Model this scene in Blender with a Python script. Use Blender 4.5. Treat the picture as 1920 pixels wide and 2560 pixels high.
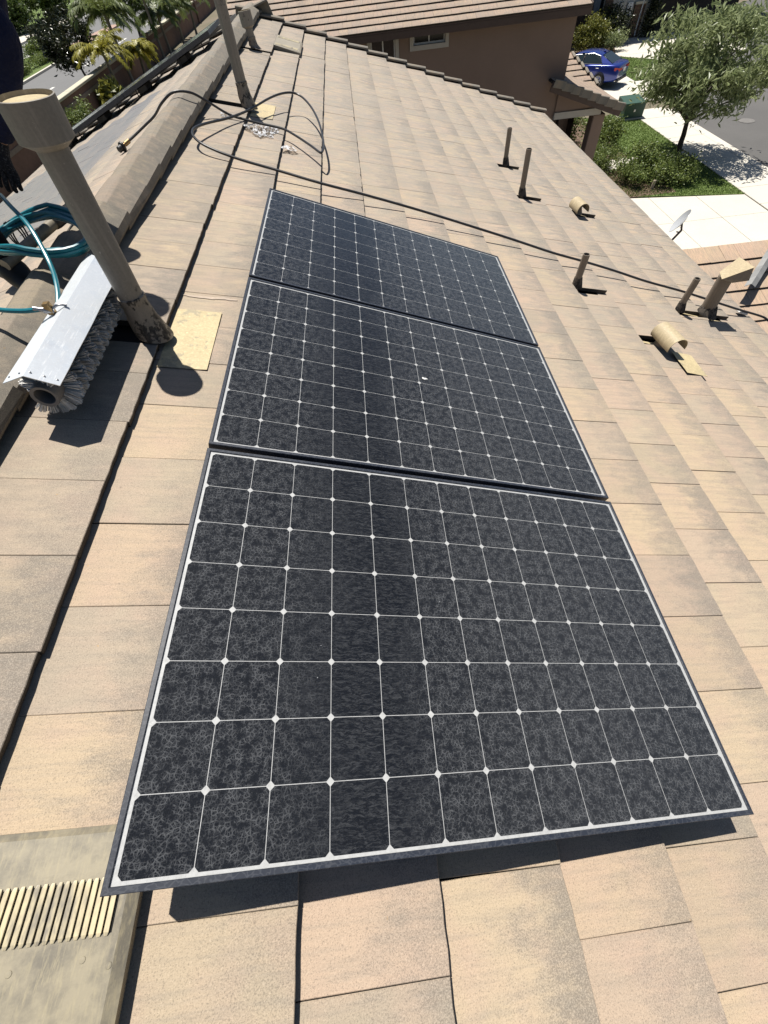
import bpy, bmesh, math, random
import numpy as np
from mathutils import Vector, Matrix, noise as mnoise
random.seed(7); RNG = np.random.default_rng(11)
rad = math.radians
scene = bpy.context.scene
for o in list(bpy.data.objects): bpy.data.objects.remove(o)
COL = scene.collection

# ---------------------------------------------------------------- camera, sky, sun, exposure
CAMPOS = Vector((0.61862, 0.10776, 1.10035))
C_RIGHT = Vector((0.99446667, -0.07354066, -0.07501875))
C_DOWN = Vector((-0.10276766, -0.82914864, -0.54950099))
C_FWD = Vector((-0.02179103, 0.55416992, -0.83211829))
cam = bpy.data.cameras.new('camera'); cam_o = bpy.data.objects.new('camera', cam); COL.objects.link(cam_o)
cam.sensor_fit = 'VERTICAL'; cam.sensor_height = 36; cam.sensor_width = 27
cam.lens = 36 * 1022.105 / 2560
cam.clip_start = 0.02; cam.clip_end = 900
mw = Matrix.Identity(4)
for i in range(3):
    mw[i][0] = C_RIGHT[i]; mw[i][1] = -C_DOWN[i]; mw[i][2] = -C_FWD[i]; mw[i][3] = CAMPOS[i]
cam_o.matrix_world = mw
scene.camera = cam_o

SUN_TRAVEL = Vector((0.135, -0.325, -0.936)).normalized()
world = bpy.data.worlds.new('World'); scene.world = world; world.use_nodes = True
wn = world.node_tree.nodes; wl = world.node_tree.links
sky = wn.new('ShaderNodeTexSky'); sky.sky_type = 'NISHITA'; sky.sun_disc = False
sky.sun_elevation = math.asin(-SUN_TRAVEL.z)
sky.sun_rotation = math.atan2(-SUN_TRAVEL.x, -SUN_TRAVEL.y)
sky.air_density = 1.0; sky.dust_density = 1.0; sky.ozone_density = 1.0; sky.altitude = 400
wl.new(sky.outputs[0], wn['Background'].inputs[0]); wn['Background'].inputs[1].default_value = 0.05
sun = bpy.data.lights.new('sun', 'SUN'); sun.energy = 5.0; sun.angle = rad(0.53); sun.color = (1.0, 0.955, 0.88)
sun_o = bpy.data.objects.new('sun', sun); COL.objects.link(sun_o)
sun_o.location = (-3, 8, 18); sun_o.rotation_euler = SUN_TRAVEL.to_track_quat('-Z', 'Y').to_euler()
scene.view_settings.view_transform = 'Standard'; scene.view_settings.look = 'None'
scene.view_settings.gamma = 1.0; scene.view_settings.exposure = 0.40
try: scene.view_settings.use_curve_mapping = False
except Exception: pass
scene.render.engine = 'CYCLES'
scene.cycles.max_bounces = 4; scene.cycles.diffuse_bounces = 1; scene.cycles.transparent_max_bounces = 6
scene.cycles.caustics_reflective = False; scene.cycles.caustics_refractive = False

# ---------------------------------------------------------------- frames of reference
PITCH = rad(18.0); CP = math.cos(PITCH); SP = math.sin(PITCH)
GZ = -6.4
def R(u, v, n=0.0):                     # right-hand roof slope -> world (u down slope, v along ridge, n off the tiles)
    return Vector((u * CP + n * SP, v, -u * SP + n * CP))
APEX = R(-0.82, 0, 0)
def L(d, v, n=0.0):                     # left-hand slope: d down from the ridge
    return Vector((APEX.x - d * CP - n * SP, v, APEX.z - d * SP + n * CP))
def axes(x, y, z, o):
    m = Matrix.Identity(4)
    for i in range(3): m[i][0] = x[i]; m[i][1] = y[i]; m[i][2] = z[i]; m[i][3] = o[i]
    return m
RIGHT_AX = (Vector((CP, 0, -SP)), Vector((0, 1, 0)), Vector((SP, 0, CP)))
LEFT_AX = (Vector((-CP, 0, -SP)), Vector((0, -1, 0)), Vector((-SP, 0, CP)))
NEAR_AX = (Vector((0, -CP, -SP)), Vector((1, 0, 0)), Vector((0, -SP, CP)))     # a slope that falls towards -Y
FRONT_AX = RIGHT_AX

# ---------------------------------------------------------------- object helpers
WL = {}
def tag(o, label=None, cat=None, group=None, kind=None):
    if label: o['label'] = label
    if cat: o['category'] = cat
    if group: o['group'] = group
    if kind: o['kind'] = kind
    return o
def thing(name, label, cat, loc=(0, 0, 0), group=None):
    o = bpy.data.objects.new(name, None); o.empty_display_size = 0.1; COL.objects.link(o)
    o.location = loc; WL[o.name] = Vector(loc)
    return tag(o, label, cat, group)
def sub(name, parent):                  # an Empty part that only groups pieces
    o = bpy.data.objects.new(name, None); o.empty_display_size = 0.1; COL.objects.link(o)
    o.parent = parent; WL[o.name] = WL[parent.name].copy(); return o
def link(me, name, parent=None, mw=None):
    o = bpy.data.objects.new(name, me); COL.objects.link(o)
    base = WL[parent.name] if parent else Vector()
    if parent: o.parent = parent
    if mw is not None: o.matrix_basis = Matrix.Translation(-base) @ mw
    WL[o.name] = base.copy()
    return o
class MB:
    """collects verts / faces in world space; build() links them as one mesh object"""
    def __init__(s): s.v = []; s.f = []; s.sm = []
    def add(s, vs, fs, smooth=False):
        b = len(s.v); s.v += [Vector(p) for p in vs]; s.f += [tuple(b + i for i in f) for f in fs]; s.sm += [smooth] * len(fs); return s
    def box(s, a, b, m=None):
        x0, y0, z0 = a; x1, y1, z1 = b
        p = [Vector(q) for q in ((x0,y0,z0),(x1,y0,z0),(x1,y1,z0),(x0,y1,z0),(x0,y0,z1),(x1,y0,z1),(x1,y1,z1),(x0,y1,z1))]
        if m is not None: p = [m @ q for q in p]
        return s.add(p, [(0,3,2,1),(4,5,6,7),(0,1,5,4),(1,2,6,5),(2,3,7,6),(3,0,4,7)])
    def cbox(s, a, b, c, m=None):       # box with chamfered edges
        a = Vector(a); b = Vector(b); mid = (a + b) / 2; h = (b - a) / 2
        c = min(c, min(h) * 0.95); bm = bmesh.new(); bmesh.ops.create_cube(bm, size=2)
        for v in bm.verts: v.co = Vector((v.co.x * h.x, v.co.y * h.y, v.co.z * h.z)) + mid
        bmesh.ops.bevel(bm, geom=bm.edges[:], offset=c, segments=1, affect='EDGES', profile=0.5)
        bm.verts.index_update()
        vs = [(m @ v.co if m is not None else v.co.copy()) for v in bm.verts]; fs = [tuple(v.index for v in f.verts) for f in bm.faces]
        bm.free(); return s.add(vs, fs)
    def tube(s, path, r, seg=10, cap=True, closed=False):
        path = [Vector(p) for p in path]; n = len(path); rs = r if isinstance(r, (list, tuple)) else [r] * n
        rings = []; t0 = None; up = None
        for i, p in enumerate(path):
            t = (path[min(i + 1, n - 1)] - path[max(i - 1, 0)])
            if closed: t = path[(i + 1) % n] - path[i - 1]
            t = t.normalized() if t.length > 1e-9 else (t0 or Vector((0, 0, 1)))
            if up is None:
                up = Vector((0, 0, 1)) if abs(t.z) < 0.9 else Vector((1, 0, 0))
            x = t.cross(up)
            if x.length < 1e-6: x = t.cross(Vector((0.3, 1, 0.2)))
            x.normalize(); up = x.cross(t).normalized(); t0 = t
            rings.append([p + (x * math.cos(a) + up * math.sin(a)) * rs[i] for a in [2 * math.pi * k / seg for k in range(seg)]])
        vs = [q for rg in rings for q in rg]; fs = []
        m = n if closed else n - 1
        for i in range(m):
            j = (i + 1) % n
            for k in range(seg):
                k2 = (k + 1) % seg; fs.append((i * seg + k, i * seg + k2, j * seg + k2, j * seg + k))
        s.add(vs, fs, True)
        if cap and not closed:
            b = len(s.v) - n * seg
            s.f.append(tuple(b + k for k in reversed(range(seg)))); s.sm.append(False)
            s.f.append(tuple(b + (n - 1) * seg + k for k in range(seg))); s.sm.append(False)
        return s
    def lathe(s, prof, o, axis=(0, 0, 1), seg=24, xdir=None, smooth=True):   # prof: list of (radius, height)
        o = Vector(o); z = Vector(axis).normalized(); x = Vector(xdir) if xdir else (Vector((1, 0, 0)) if abs(z.x) < 0.9 else Vector((0, 1, 0)))
        x = (x - z * x.dot(z)).normalized(); y = z.cross(x); vs = []; fs = []; m = len(prof)
        for r, h in prof:
            for k in range(seg):
                a = 2 * math.pi * k / seg; vs.append(o + z * h + (x * math.cos(a) + y * math.sin(a)) * r)
        for i in range(m - 1):
            for k in range(seg):
                k2 = (k + 1) % seg; fs.append((i * seg + k, i * seg + k2, (i + 1) * seg + k2, (i + 1) * seg + k))
        return s.add(vs, fs, smooth)
    def poly(s, pts, z0, z1):           # vertical prism from an XY outline
        n = len(pts); vs = [(p[0], p[1], z0) for p in pts] + [(p[0], p[1], z1) for p in pts]
        fs = [tuple(reversed(range(n))), tuple(range(n, 2 * n))] + [(i, (i + 1) % n, n + (i + 1) % n, n + i) for i in range(n)]
        return s.add(vs, fs)
    def build(s, name, mat, parent=None, loc=None, kind=None, autosmooth=False):
        base = WL[parent.name] if parent else (Vector(loc) if loc is not None else Vector())
        me = bpy.data.meshes.new(name); me.from_pydata([tuple(p - base) for p in s.v], [], s.f); me.validate()
        if len(s.sm) == len(me.polygons):
            me.polygons.foreach_set('use_smooth', s.sm)
            if any(s.sm): me.set_sharp_from_angle(angle=0.62)
        if mat: me.materials.append(mat)
        o = bpy.data.objects.new(name, me); COL.objects.link(o)
        if parent: o.parent = parent
        else: o.location = base
        WL[o.name] = base.copy()
        if kind: o['kind'] = kind
        return o

# ---------------------------------------------------------------- material helpers
class NT:
    def __init__(s, name):
        s.m = bpy.data.materials.new(name); s.m.use_nodes = True; s.t = s.m.node_tree; s.n = s.t.nodes; s.l = s.t.links
        s.b = s.n['Principled BSDF']; s.out = s.n['Material Output']
    def node(s, t, **kw):
        nd = s.n.new(t)
        for k, v in kw.items():
            if hasattr(nd, k): setattr(nd, k, v)
        return nd
    def put(s, sock, v):
        if isinstance(v, bpy.types.NodeSocket): s.l.new(v, sock)
        elif v is not None:
            sock.default_value = v
    def math(s, op, a, b=None, c=None, clamp=False):
        nd = s.n.new('ShaderNodeMath'); nd.operation = op; nd.use_clamp = clamp
        s.put(nd.inputs[0], a)
        if b is not None: s.put(nd.inputs[1], b)
        if c is not None: s.put(nd.inputs[2], c)
        return nd.outputs[0]
    def mix(s, f, a, b, mode='MIX'):
        nd = s.n.new('ShaderNodeMix'); nd.data_type = 'RGBA'; nd.blend_type = mode
        c4 = lambda c: c if isinstance(c, bpy.types.NodeSocket) else (tuple(c) + (1,) if len(c) == 3 else c)
        s.put(nd.inputs[0], f); s.put(nd.inputs[6], c4(a)); s.put(nd.inputs[7], c4(b)); return nd.outputs[2]
    def noise(s, vec, scale, detail=3, rough=0.55, dist=0.0):
        nd = s.n.new('ShaderNodeTexNoise'); s.put(nd.inputs['Vector'], vec); nd.inputs['Scale'].default_value = scale
        nd.inputs['Detail'].default_value = detail; nd.inputs['Roughness'].default_value = rough; nd.inputs['Distortion'].default_value = dist
        return nd.outputs[0]
    def voro(s, vec, scale, feature='F1', rnd=1.0, dim='3D'):
        nd = s.n.new('ShaderNodeTexVoronoi'); nd.feature = feature; nd.voronoi_dimensions = dim; s.put(nd.inputs['Vector'], vec); nd.inputs['Scale'].default_value = scale
        nd.inputs['Randomness'].default_value = rnd
        return nd
    def ramp(s, f, stops, interp='LINEAR'):
        nd = s.n.new('ShaderNodeValToRGB'); nd.color_ramp.interpolation = interp; e = nd.color_ramp.elements
        while len(e) < len(stops): e.new(0.5)
        for k, (p, c) in enumerate(stops):
            e[k].position = p; c = (c, c, c) if isinstance(c, (int, float)) else c; e[k].color = (c[0], c[1], c[2], 1)
        s.put(nd.inputs[0], f); return nd.outputs[0]
    def mapping(s, vec, scale=(1, 1, 1), loc=None, rot=(0, 0, 0)):
        nd = s.n.new('ShaderNodeMapping'); s.put(nd.inputs[0], vec); nd.inputs['Scale'].default_value = scale; nd.inputs['Rotation'].default_value = rot
        if loc is not None: s.put(nd.inputs['Location'], loc)
        return nd.outputs[0]
    def pos(s): return s.n.new('ShaderNodeNewGeometry').outputs['Position']
    def obj(s): return s.n.new('ShaderNodeTexCoord').outputs['Object']
    def uv(s): return s.n.new('ShaderNodeTexCoord').outputs['UV']
    def orand(s): return s.n.new('ShaderNodeObjectInfo').outputs['Random']
    def bump(s, h, strength=0.3, dist=0.002):
        nd = s.n.new('ShaderNodeBump'); nd.inputs['Strength'].default_value = strength; nd.inputs['Distance'].default_value = dist
        s.put(nd.inputs['Height'], h); s.l.new(nd.outputs[0], s.b.inputs['Normal']); return nd.outputs[0]
    def fin(s, color=None, rough=None, metal=None, spec=None, coat=None):
        if color is not None: s.put(s.b.inputs['Base Color'], color if isinstance(color, bpy.types.NodeSocket) else tuple(color) + (1,))
        if rough is not None: s.put(s.b.inputs['Roughness'], rough)
        if metal is not None: s.put(s.b.inputs['Metallic'], metal)
        if spec is not None: s.put(s.b.inputs['Specular IOR Level'], spec)
        if coat is not None: s.put(s.b.inputs['Coat Weight'], coat)
        return s.m
def worn(name, col, col2=None, scale=6, rough=0.6, metal=0.0, bump=0.15, grain=80, spec=0.4, amount=0.6, bdist=0.002):
    t = NT(name); p = t.pos(); col2 = col2 or tuple(c * 0.7 for c in col)
    f = t.ramp(t.noise(p, scale, 5, 0.65), [(0.35, 0), (0.7, 1)]); g = t.noise(p, grain, 3, 0.6)
    c = t.mix(t.math('MULTIPLY', f, amount), col, col2); c = t.mix(0.25, c, t.ramp(g, [(0.3, 0.35), (0.7, 1.0)]), 'MULTIPLY')
    t.bump(g, bump, bdist); return t.fin(c, rough, metal, spec)
# ---------------------------------------------------------------- materials
def tile_mat(name, attr=False, tint=(1, 1, 1), grey=1.0, wet=False, bright=1.0):
    t = NT(name); p = t.pos(); uv = t.uv()
    if attr:
        a = t.node('ShaderNodeAttribute'); a.attribute_name = 'rnd'; rnd = a.outputs['Fac']
    else: rnd = t.orand()
    r2 = t.math('FRACT', t.math('MULTIPLY', rnd, 17.31)); r3 = t.math('FRACT', t.math('MULTIPLY', rnd, 53.7))
    sx = t.node('ShaderNodeSeparateXYZ'); t.l.new(uv, sx.inputs[0]); x = sx.outputs[0]
    comb = t.node('ShaderNodeCombineXYZ'); t.put(comb.inputs[0], t.math('MULTIPLY', rnd, 91.0)); t.put(comb.inputs[1], t.math('MULTIPLY', r2, 37.0))
    uvr = t.mapping(uv, loc=comb.outputs[0])
    base = t.ramp(rnd, [(0.0, (0.465, 0.352, 0.25)), (0.25, (0.485, 0.38, 0.255)), (0.5, (0.43, 0.352, 0.258)), (0.75, (0.475, 0.355, 0.26)), (1.0, (0.395, 0.33, 0.25))])
    base = t.mix(t.math('MULTIPLY', t.math('POWER', r3, 3.0), 0.42), base, (0.25, 0.225, 0.18))
    # broad blush of colour, and fine drag streaks that run down the slope
    bl = t.node('ShaderNodeTexNoise'); t.l.new(t.mapping(uvr, (1.3, 1.1, 1)), bl.inputs['Vector']); bl.inputs['Scale'].default_value = 1.7; bl.inputs['Detail'].default_value = 2
    base = t.mix(t.ramp(bl.outputs[0], [(0.42, 0), (0.68, 0.5)]), base, (0.465, 0.335, 0.255))
    st = t.noise(t.mapping(uvr, (0.6, 6, 1)), 2.4, 4, 0.72)
    sp = t.node('ShaderNodeSeparateXYZ'); t.l.new(p, sp.inputs[0]); up = t.ramp(t.math('DIVIDE', sp.outputs[1], 12.0), [(0.08, 0.0), (0.5, 1)])
    base = t.mix(t.math('MULTIPLY', t.ramp(st, [(0.44, 0), (0.68, 0.85)]), t.math('MULTIPLY_ADD', up, 0.60, 0.42)), base, (0.25, 0.222, 0.185))
    # grey weathering towards the exposed nose
    gn = t.noise(t.mapping(uvr, (1.1, 1.9, 1)), 2.3, 3, 0.7)
    gx = t.math('MULTIPLY_ADD', t.math('SUBTRACT', gn, 0.5), 1.5, x)
    gm = t.ramp(t.math('ADD', gx, 1.0), [(0.42, 0), (0.95, 1)])
    gm = t.math('MULTIPLY', gm, t.math('MULTIPLY_ADD', r2, 0.75 * grey, 0.34 * grey), clamp=True)
    c = t.mix(t.math('MULTIPLY', gm, 0.55), base, (0.225, 0.213, 0.192))
    if not wet:
        far = t.math('MULTIPLY', up, t.ramp(gn, [(0.36, 0.06), (0.60, 0.66)]))
        c = t.mix(t.math('MULTIPLY', far, grey, clamp=True), c, (0.285, 0.268, 0.24))
    if not wet:      # dirt washed from the ridge onto the first courses
        c = t.mix(t.math('MULTIPLY', t.ramp(t.math('ADD', sp.outputs[0], 1.0), [(0.26, 0.0), (0.27, 0.6), (0.78, 0.0)]), t.ramp(gn, [(0.28, 0.25), (0.6, 1)])), c, (0.20, 0.175, 0.145))
    # sand grain
    g1 = t.noise(p, 310, 2, 0.9)
    gd = t.math('MULTIPLY_ADD', gm, 0.13, g1)                        # the grey bloom is made of dark grains
    c = t.mix(t.ramp(gd, [(0.53, 0), (0.68, 0.62)]), c, (0.155, 0.13, 0.105))
    c = t.mix(t.ramp(g1, [(0.27, 0.45), (0.42, 0)]), c, (0.64, 0.53, 0.41))
    vo = t.voro(p, 21); vd = t.math('MULTIPLY_ADD', t.math('SUBTRACT', g1, 0.5), 0.25, vo.outputs['Distance'])
    sc = t.node('ShaderNodeSeparateColor'); t.l.new(vo.outputs['Color'], sc.inputs[0])
    c = t.mix(t.math('MULTIPLY', t.math('LESS_THAN', vd, t.math('MULTIPLY', sc.outputs[0], 0.07)), 0.5), c, t.mix(t.math('GREATER_THAN', sc.outputs[1], 0.86), (0.16, 0.13, 0.105), (0.50, 0.30, 0.11)))
    c = t.mix(1.0, c, tuple(q * bright for q in tint), 'MULTIPLY')
    c = t.mix(t.math('GREATER_THAN', x, 0.3), c, t.mix(t.ramp(g1, [(0.4, 0), (0.62, 1)]), (0.085, 0.074, 0.062), (0.03, 0.027, 0.023)))   # raw, dirty cut edge; shade on the butts painted in as near-black
    if wet: c = t.mix(0.62, c, (0.19, 0.195, 0.21))
    t.bump(g1, 0.5, 0.0018)
    return t.fin(c, 0.3 if wet else 0.8, spec=0.5 if wet else 0.35)
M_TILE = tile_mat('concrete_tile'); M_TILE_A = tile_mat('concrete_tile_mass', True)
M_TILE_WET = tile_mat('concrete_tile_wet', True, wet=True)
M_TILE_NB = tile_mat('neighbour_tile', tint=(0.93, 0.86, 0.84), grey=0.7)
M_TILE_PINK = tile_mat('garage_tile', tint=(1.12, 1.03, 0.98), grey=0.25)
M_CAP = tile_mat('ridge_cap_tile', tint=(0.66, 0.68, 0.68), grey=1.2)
M_UNDER = worn('roofing_felt', (0.035, 0.032, 0.03), rough=0.95)
M_FASCIA = worn('brown_fascia_paint', (0.105, 0.072, 0.058), rough=0.7)
M_STUCCO = worn('brown_stucco', (0.27, 0.195, 0.155), (0.23, 0.165, 0.13), scale=1.2, rough=0.92, bump=0.5, grain=60, bdist=0.004)
M_STUCCO2 = worn('cream_stucco', (0.60, 0.56, 0.48), (0.52, 0.48, 0.41), scale=1.5, rough=0.9, bump=0.4, grain=50, bdist=0.004)
M_TRIM = worn('pale_trim_paint', (0.50, 0.47, 0.42), rough=0.7, amount=0.3)
M_WHITE = worn('white_vinyl', (0.75, 0.75, 0.73), rough=0.4, amount=0.2)
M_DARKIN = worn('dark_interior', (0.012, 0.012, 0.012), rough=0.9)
t = NT('window_glass'); M_GLASS = t.fin((0.012, 0.014, 0.016), 0.06, spec=0.6)

# photovoltaics
t = NT('black_anodised_frame'); p = t.pos()
w = t.voro(t.mapping(t.mix(0.04, p, t.noise(p, 30, 3)), (60, 110, 60)), 1.0, 'DISTANCE_TO_EDGE').outputs['Distance']
c = t.mix(t.ramp(w, [(0.02, 0.35), (0.12, 0)]), (0.020, 0.025, 0.038), (0.10, 0.107, 0.122))
c = t.mix(t.ramp(t.noise(p, 14, 5, 0.7), [(0.45, 0), (0.75, 0.35)]), c, (0.07, 0.07, 0.072))
t.bump(t.noise(p, 300), 0.1, 0.0005); M_FRAME = t.fin(c, 0.42, spec=0.5)
t = NT('panel_backsheet_white'); p = t.pos(); c = t.mix(t.ramp(t.noise(p, 90, 4, 0.7), [(0.4, 0), (0.75, 0.6)]), (0.60, 0.60, 0.595), (0.40, 0.395, 0.385)); M_BACK = t.fin(c, 0.5)
t = NT('silicon_cell'); p = t.pos(); r = t.orand()
c = t.mix(r, (0.008, 0.0092, 0.0125), (0.011, 0.0122, 0.0155)); M_CELL = t.fin(c, 0.6, spec=0.03)
t = NT('solar_glass'); ob = t.obj(); r = t.orand()
cmb = t.node('ShaderNodeCombineXYZ'); t.put(cmb.inputs[0], t.math('MULTIPLY', r, 30.0)); t.put(cmb.inputs[1], t.math('MULTIPLY', r, 17.0))
q = t.mapping(ob, loc=cmb.outputs[0])
nn = t.node('ShaderNodeTexNoise'); t.l.new(q, nn.inputs['Vector']); nn.inputs['Scale'].default_value = 60; nn.inputs['Detail'].default_value = 3
vw = t.node('ShaderNodeVectorMath', operation='MULTIPLY_ADD'); t.l.new(nn.outputs[1], vw.inputs[0]); vw.inputs[1].default_value = (0.011, 0.011, 0.0); t.l.new(q, vw.inputs[2]); qw = vw.outputs[0]
sx = t.node('ShaderNodeSeparateXYZ'); t.l.new(ob, sx.inputs[0])
big = t.noise(q, 2.2, 4, 0.6)
bx = t.math('MULTIPLY_ADD', t.math('SUBTRACT', big, 0.5), 0.34, sx.outputs[0])
band = t.ramp(bx, [(0.22, 0), (0.42, 1), (0.56, 1), (0.66, 0)])                     # band with less film, ripple lines in place of the web
e1 = t.voro(qw, 104, 'DISTANCE_TO_EDGE', dim='2D').outputs['Distance']; e2 = t.voro(qw, 230, 'DISTANCE_TO_EDGE', dim='2D').outputs['Distance']
web = t.math('MAXIMUM', t.ramp(e1, [(0.03, 1), (0.15, 0)]), t.math('MULTIPLY', t.ramp(e2, [(0.05, 1), (0.22, 0)]), 0.55))
web = t.math('MULTIPLY', web, t.ramp(t.noise(q, 44, 3, 0.75), [(0.40, 0.04), (0.60, 1)]))
rip = t.noise(t.mapping(qw, (42, 170, 1)), 1.0, 3, 0.8, 1.2)
web = t.mix(band, web, t.ramp(rip, [(0.46, 0), (0.64, 0.42)]))
gw = t.math('MULTIPLY_ADD', band, -0.003, 0.005)
gw = t.math('ADD', gw, t.ramp(sx.outputs[0], [(0.6, 0.0), (1.0, 0.022)]))  # sky sheen on the down-slope side, painted in as extra pale film
spk = t.math('MULTIPLY', t.math('LESS_THAN', t.voro(q, 17).outputs['Distance'], 0.022), 0.45)
dust_sheen = t.math('ADD', t.math('MULTIPLY', web, 0.17), t.math('ADD', gw, spk), clamp=True)
trn = t.node('ShaderNodeBsdfTransparent'); trn.inputs[0].default_value = (0.93, 0.94, 0.95, 1)
gl = t.node('ShaderNodeBsdfGlossy'); gl.inputs['Roughness'].default_value = 0.055; gl.inputs['Color'].default_value = (0.88, 0.95, 1, 1)
fr = t.node('ShaderNodeFresnel'); fr.inputs[0].default_value = 1.40
bp = t.node('ShaderNodeBump'); bp.inputs['Strength'].default_value = 0.3; bp.inputs['Distance'].default_value = 0.0008
t.put(bp.inputs['Height'], nn.outputs[0]); t.l.new(bp.outputs[0], gl.inputs['Normal'])
df = t.node('ShaderNodeBsdfDiffuse'); df.inputs[0].default_value = (0.46, 0.475, 0.495, 1)
m1 = t.node('ShaderNodeMixShader'); t.l.new(fr.outputs[0], m1.inputs[0]); t.l.new(trn.outputs[0], m1.inputs[1]); t.l.new(gl.outputs[0], m1.inputs[2])
m2 = t.node('ShaderNodeMixShader'); t.put(m2.inputs[0], dust_sheen); t.l.new(m1.outputs[0], m2.inputs[1]); t.l.new(df.outputs[0], m2.inputs[2])
t.l.new(m2.outputs[0], t.out.inputs[0]); M_PANE = t.m
M_ALU = worn('mill_aluminium', (0.42, 0.43, 0.44), rough=0.4, metal=0.9)

# pipes, vents, metal
def flaky(name, col, dark, th=0.62, scale=9, rough=0.55):
    t = NT(name); p = t.pos(); n1 = t.noise(p, scale, 6, 0.72); c = t.mix(t.ramp(t.noise(p, 3, 4), [(0.35, 0), (0.7, 0.55)]), col, tuple(q * 0.72 for q in col))
    c = t.mix(t.ramp(n1, [(th, 0), (th + 0.015, 1)]), c, dark); c = t.mix(t.ramp(t.noise(p, 130, 3), [(0.35, 0.3), (0.6, 0)]), c, tuple(q * 0.55 for q in col))
    sk = t.noise(t.mapping(p, (60, 60, 3)), 1.0, 3, 0.7); c = t.mix(t.ramp(sk, [(0.52, 0), (0.75, 0.5)]), c, tuple(min(1, q * 1.45) for q in col)); c = t.mix(t.ramp(sk, [(0.25, 0.5), (0.45, 0)]), c, tuple(q * 0.6 for q in col))
    ch = t.noise(p, scale * 6, 3, 0.7); c = t.mix(t.ramp(ch, [(0.70, 0), (0.72, 0.8)]), c, tuple(min(1, q * 1.7) for q in col))
    t.bump(t.math('ADD', n1, t.noise(p, 200)), 0.25, 0.0015); return t.fin(c, rough, spec=0.4)
M_PIPE = flaky('taupe_pipe_paint', (0.275, 0.248, 0.208), (0.11, 0.098, 0.084), 0.64, 7)
M_PIPE2 = flaky('brown_pipe_paint', (0.23, 0.195, 0.155), (0.05, 0.04, 0.034), 0.66, 12)
M_CONE = flaky('peeling_cone_paint', (0.28, 0.24, 0.19), (0.022, 0.02, 0.018), 0.515, 15)
M_COLLAR = flaky('mastic_collar', (0.10, 0.085, 0.07), (0.02, 0.018, 0.016), 0.5, 24, 0.8)
M_FLASH = flaky('cream_flashing_paint', (0.56, 0.46, 0.27), (0.36, 0.31, 0.21), 0.58, 6)
M_HOOD = flaky('tan_hood_paint', (0.50, 0.41, 0.26), (0.27, 0.21, 0.14), 0.68, 14)
t = NT('louver_vent_paint'); p = t.pos(); c = t.mix(t.ramp(t.noise(p, 7, 6, 0.7), [(0.40, 0), (0.58, 1)]), (0.30, 0.262, 0.185), (0.165, 0.148, 0.115))
c = t.mix(t.ramp(t.noise(t.mapping(p, (30, 5, 5)), 6, 4, 0.7), [(0.5, 0), (0.72, 0.7)]), c, (0.36, 0.31, 0.20)); t.bump(t.noise(p, 150), 0.15, 0.001); M_VENT = t.fin(c, 0.5, spec=0.45)
t = NT('louver_rib_paint'); p = t.pos(); c = t.mix(t.ramp(t.noise(t.mapping(p, (1, .35, 1)), 17, 5, 0.75), [(0.44, 0), (0.62, 1)]), (0.55, 0.47, 0.30), (0.235, 0.21, 0.165)); M_RIB = t.fin(c, 0.5)
t = NT('brushed_aluminium'); ob = t.pos(); n1 = t.noise(ob, 38, 4, 0.7)
s1 = t.noise(t.mapping(ob, (260, 14, 200), rot=(0.2, 0.3, 0.75)), 1.0, 2, 0.6); s2 = t.noise(t.mapping(ob, (14, 260, 200), rot=(0.1, 0.2, 0.5)), 1.0, 2, 0.6); s3 = t.noise(ob, 9, 3, 0.6)
scr = t.math('MULTIPLY', t.math('MAXIMUM', t.ramp(s1, [(0.60, 0), (0.68, 1)]), t.ramp(s2, [(0.61, 0), (0.69, 1)])), t.ramp(s3, [(0.35, 0.2), (0.6, 1)]))
c = t.mix(t.ramp(n1, [(0.35, 0), (0.7, 1)]), (0.84, 0.87, 0.90), (0.70, 0.74, 0.78)); c = t.mix(scr, c, (0.97, 0.98, 0.98)); c = t.mix(t.ramp(s3, [(0.52, 0), (0.75, 0.4)]), c, (0.50, 0.60, 0.74)); t.bump(t.math('ADD', n1, scr), 0.12, 0.001)  # blue blotches paint the sky's reflection into the metal colour
M_BRUSHED = t.fin(c, t.ramp(n1, [(0.3, 0.34), (0.7, 0.5)]), 0.45)
M_TUBE = worn('grey_pvc', (0.22, 0.21, 0.20), rough=0.55)
t = NT('nylon_bristle'); c = t.mix(t.ramp(t.noise(t.pos(), 60, 3), [(0.35, 0), (0.7, 1)]), (0.82, 0.81, 0.78), (0.64, 0.63, 0.61)); M_BRISTLE = t.fin(c, 0.6)
M_TEAL = worn('teal_hose', (0.013, 0.18, 0.225), (0.011, 0.14, 0.18), rough=0.32, bump=0.02, spec=0.5)
M_BLACKHOSE = worn('black_hose', (0.020, 0.021, 0.024), (0.05, 0.05, 0.052), scale=9, rough=0.38, bump=0.05, spec=0.5)
M_BRASS = worn('worn_brass', (0.36, 0.25, 0.12), rough=0.4, metal=0.9)
M_STEEL = worn('steel', (0.45, 0.45, 0.46), rough=0.35, metal=0.95)
t = NT('wet_painted_glints'); p = t.pos(); n1 = t.noise(t.mapping(p, (13, 5, 13)), 3.4, 4, 0.75); msk = t.ramp(n1, [(0.45, 0), (0.60, 0.9)])  # white glints on the wet tile, painted as pale blotches
tr = t.node('ShaderNodeBsdfTransparent'); tr.inputs[0].default_value = (0.62, 0.60, 0.58, 1); t.fin((0.78, 0.78, 0.79), 0.22, spec=0.7); mx = t.node('ShaderNodeMixShader')
t.put(mx.inputs[0], msk); t.l.new(tr.outputs[0], mx.inputs[1]); t.l.new(t.b.outputs[0], mx.inputs[2]); t.l.new(mx.outputs[0], t.out.inputs[0]); M_WATER = t.m

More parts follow.
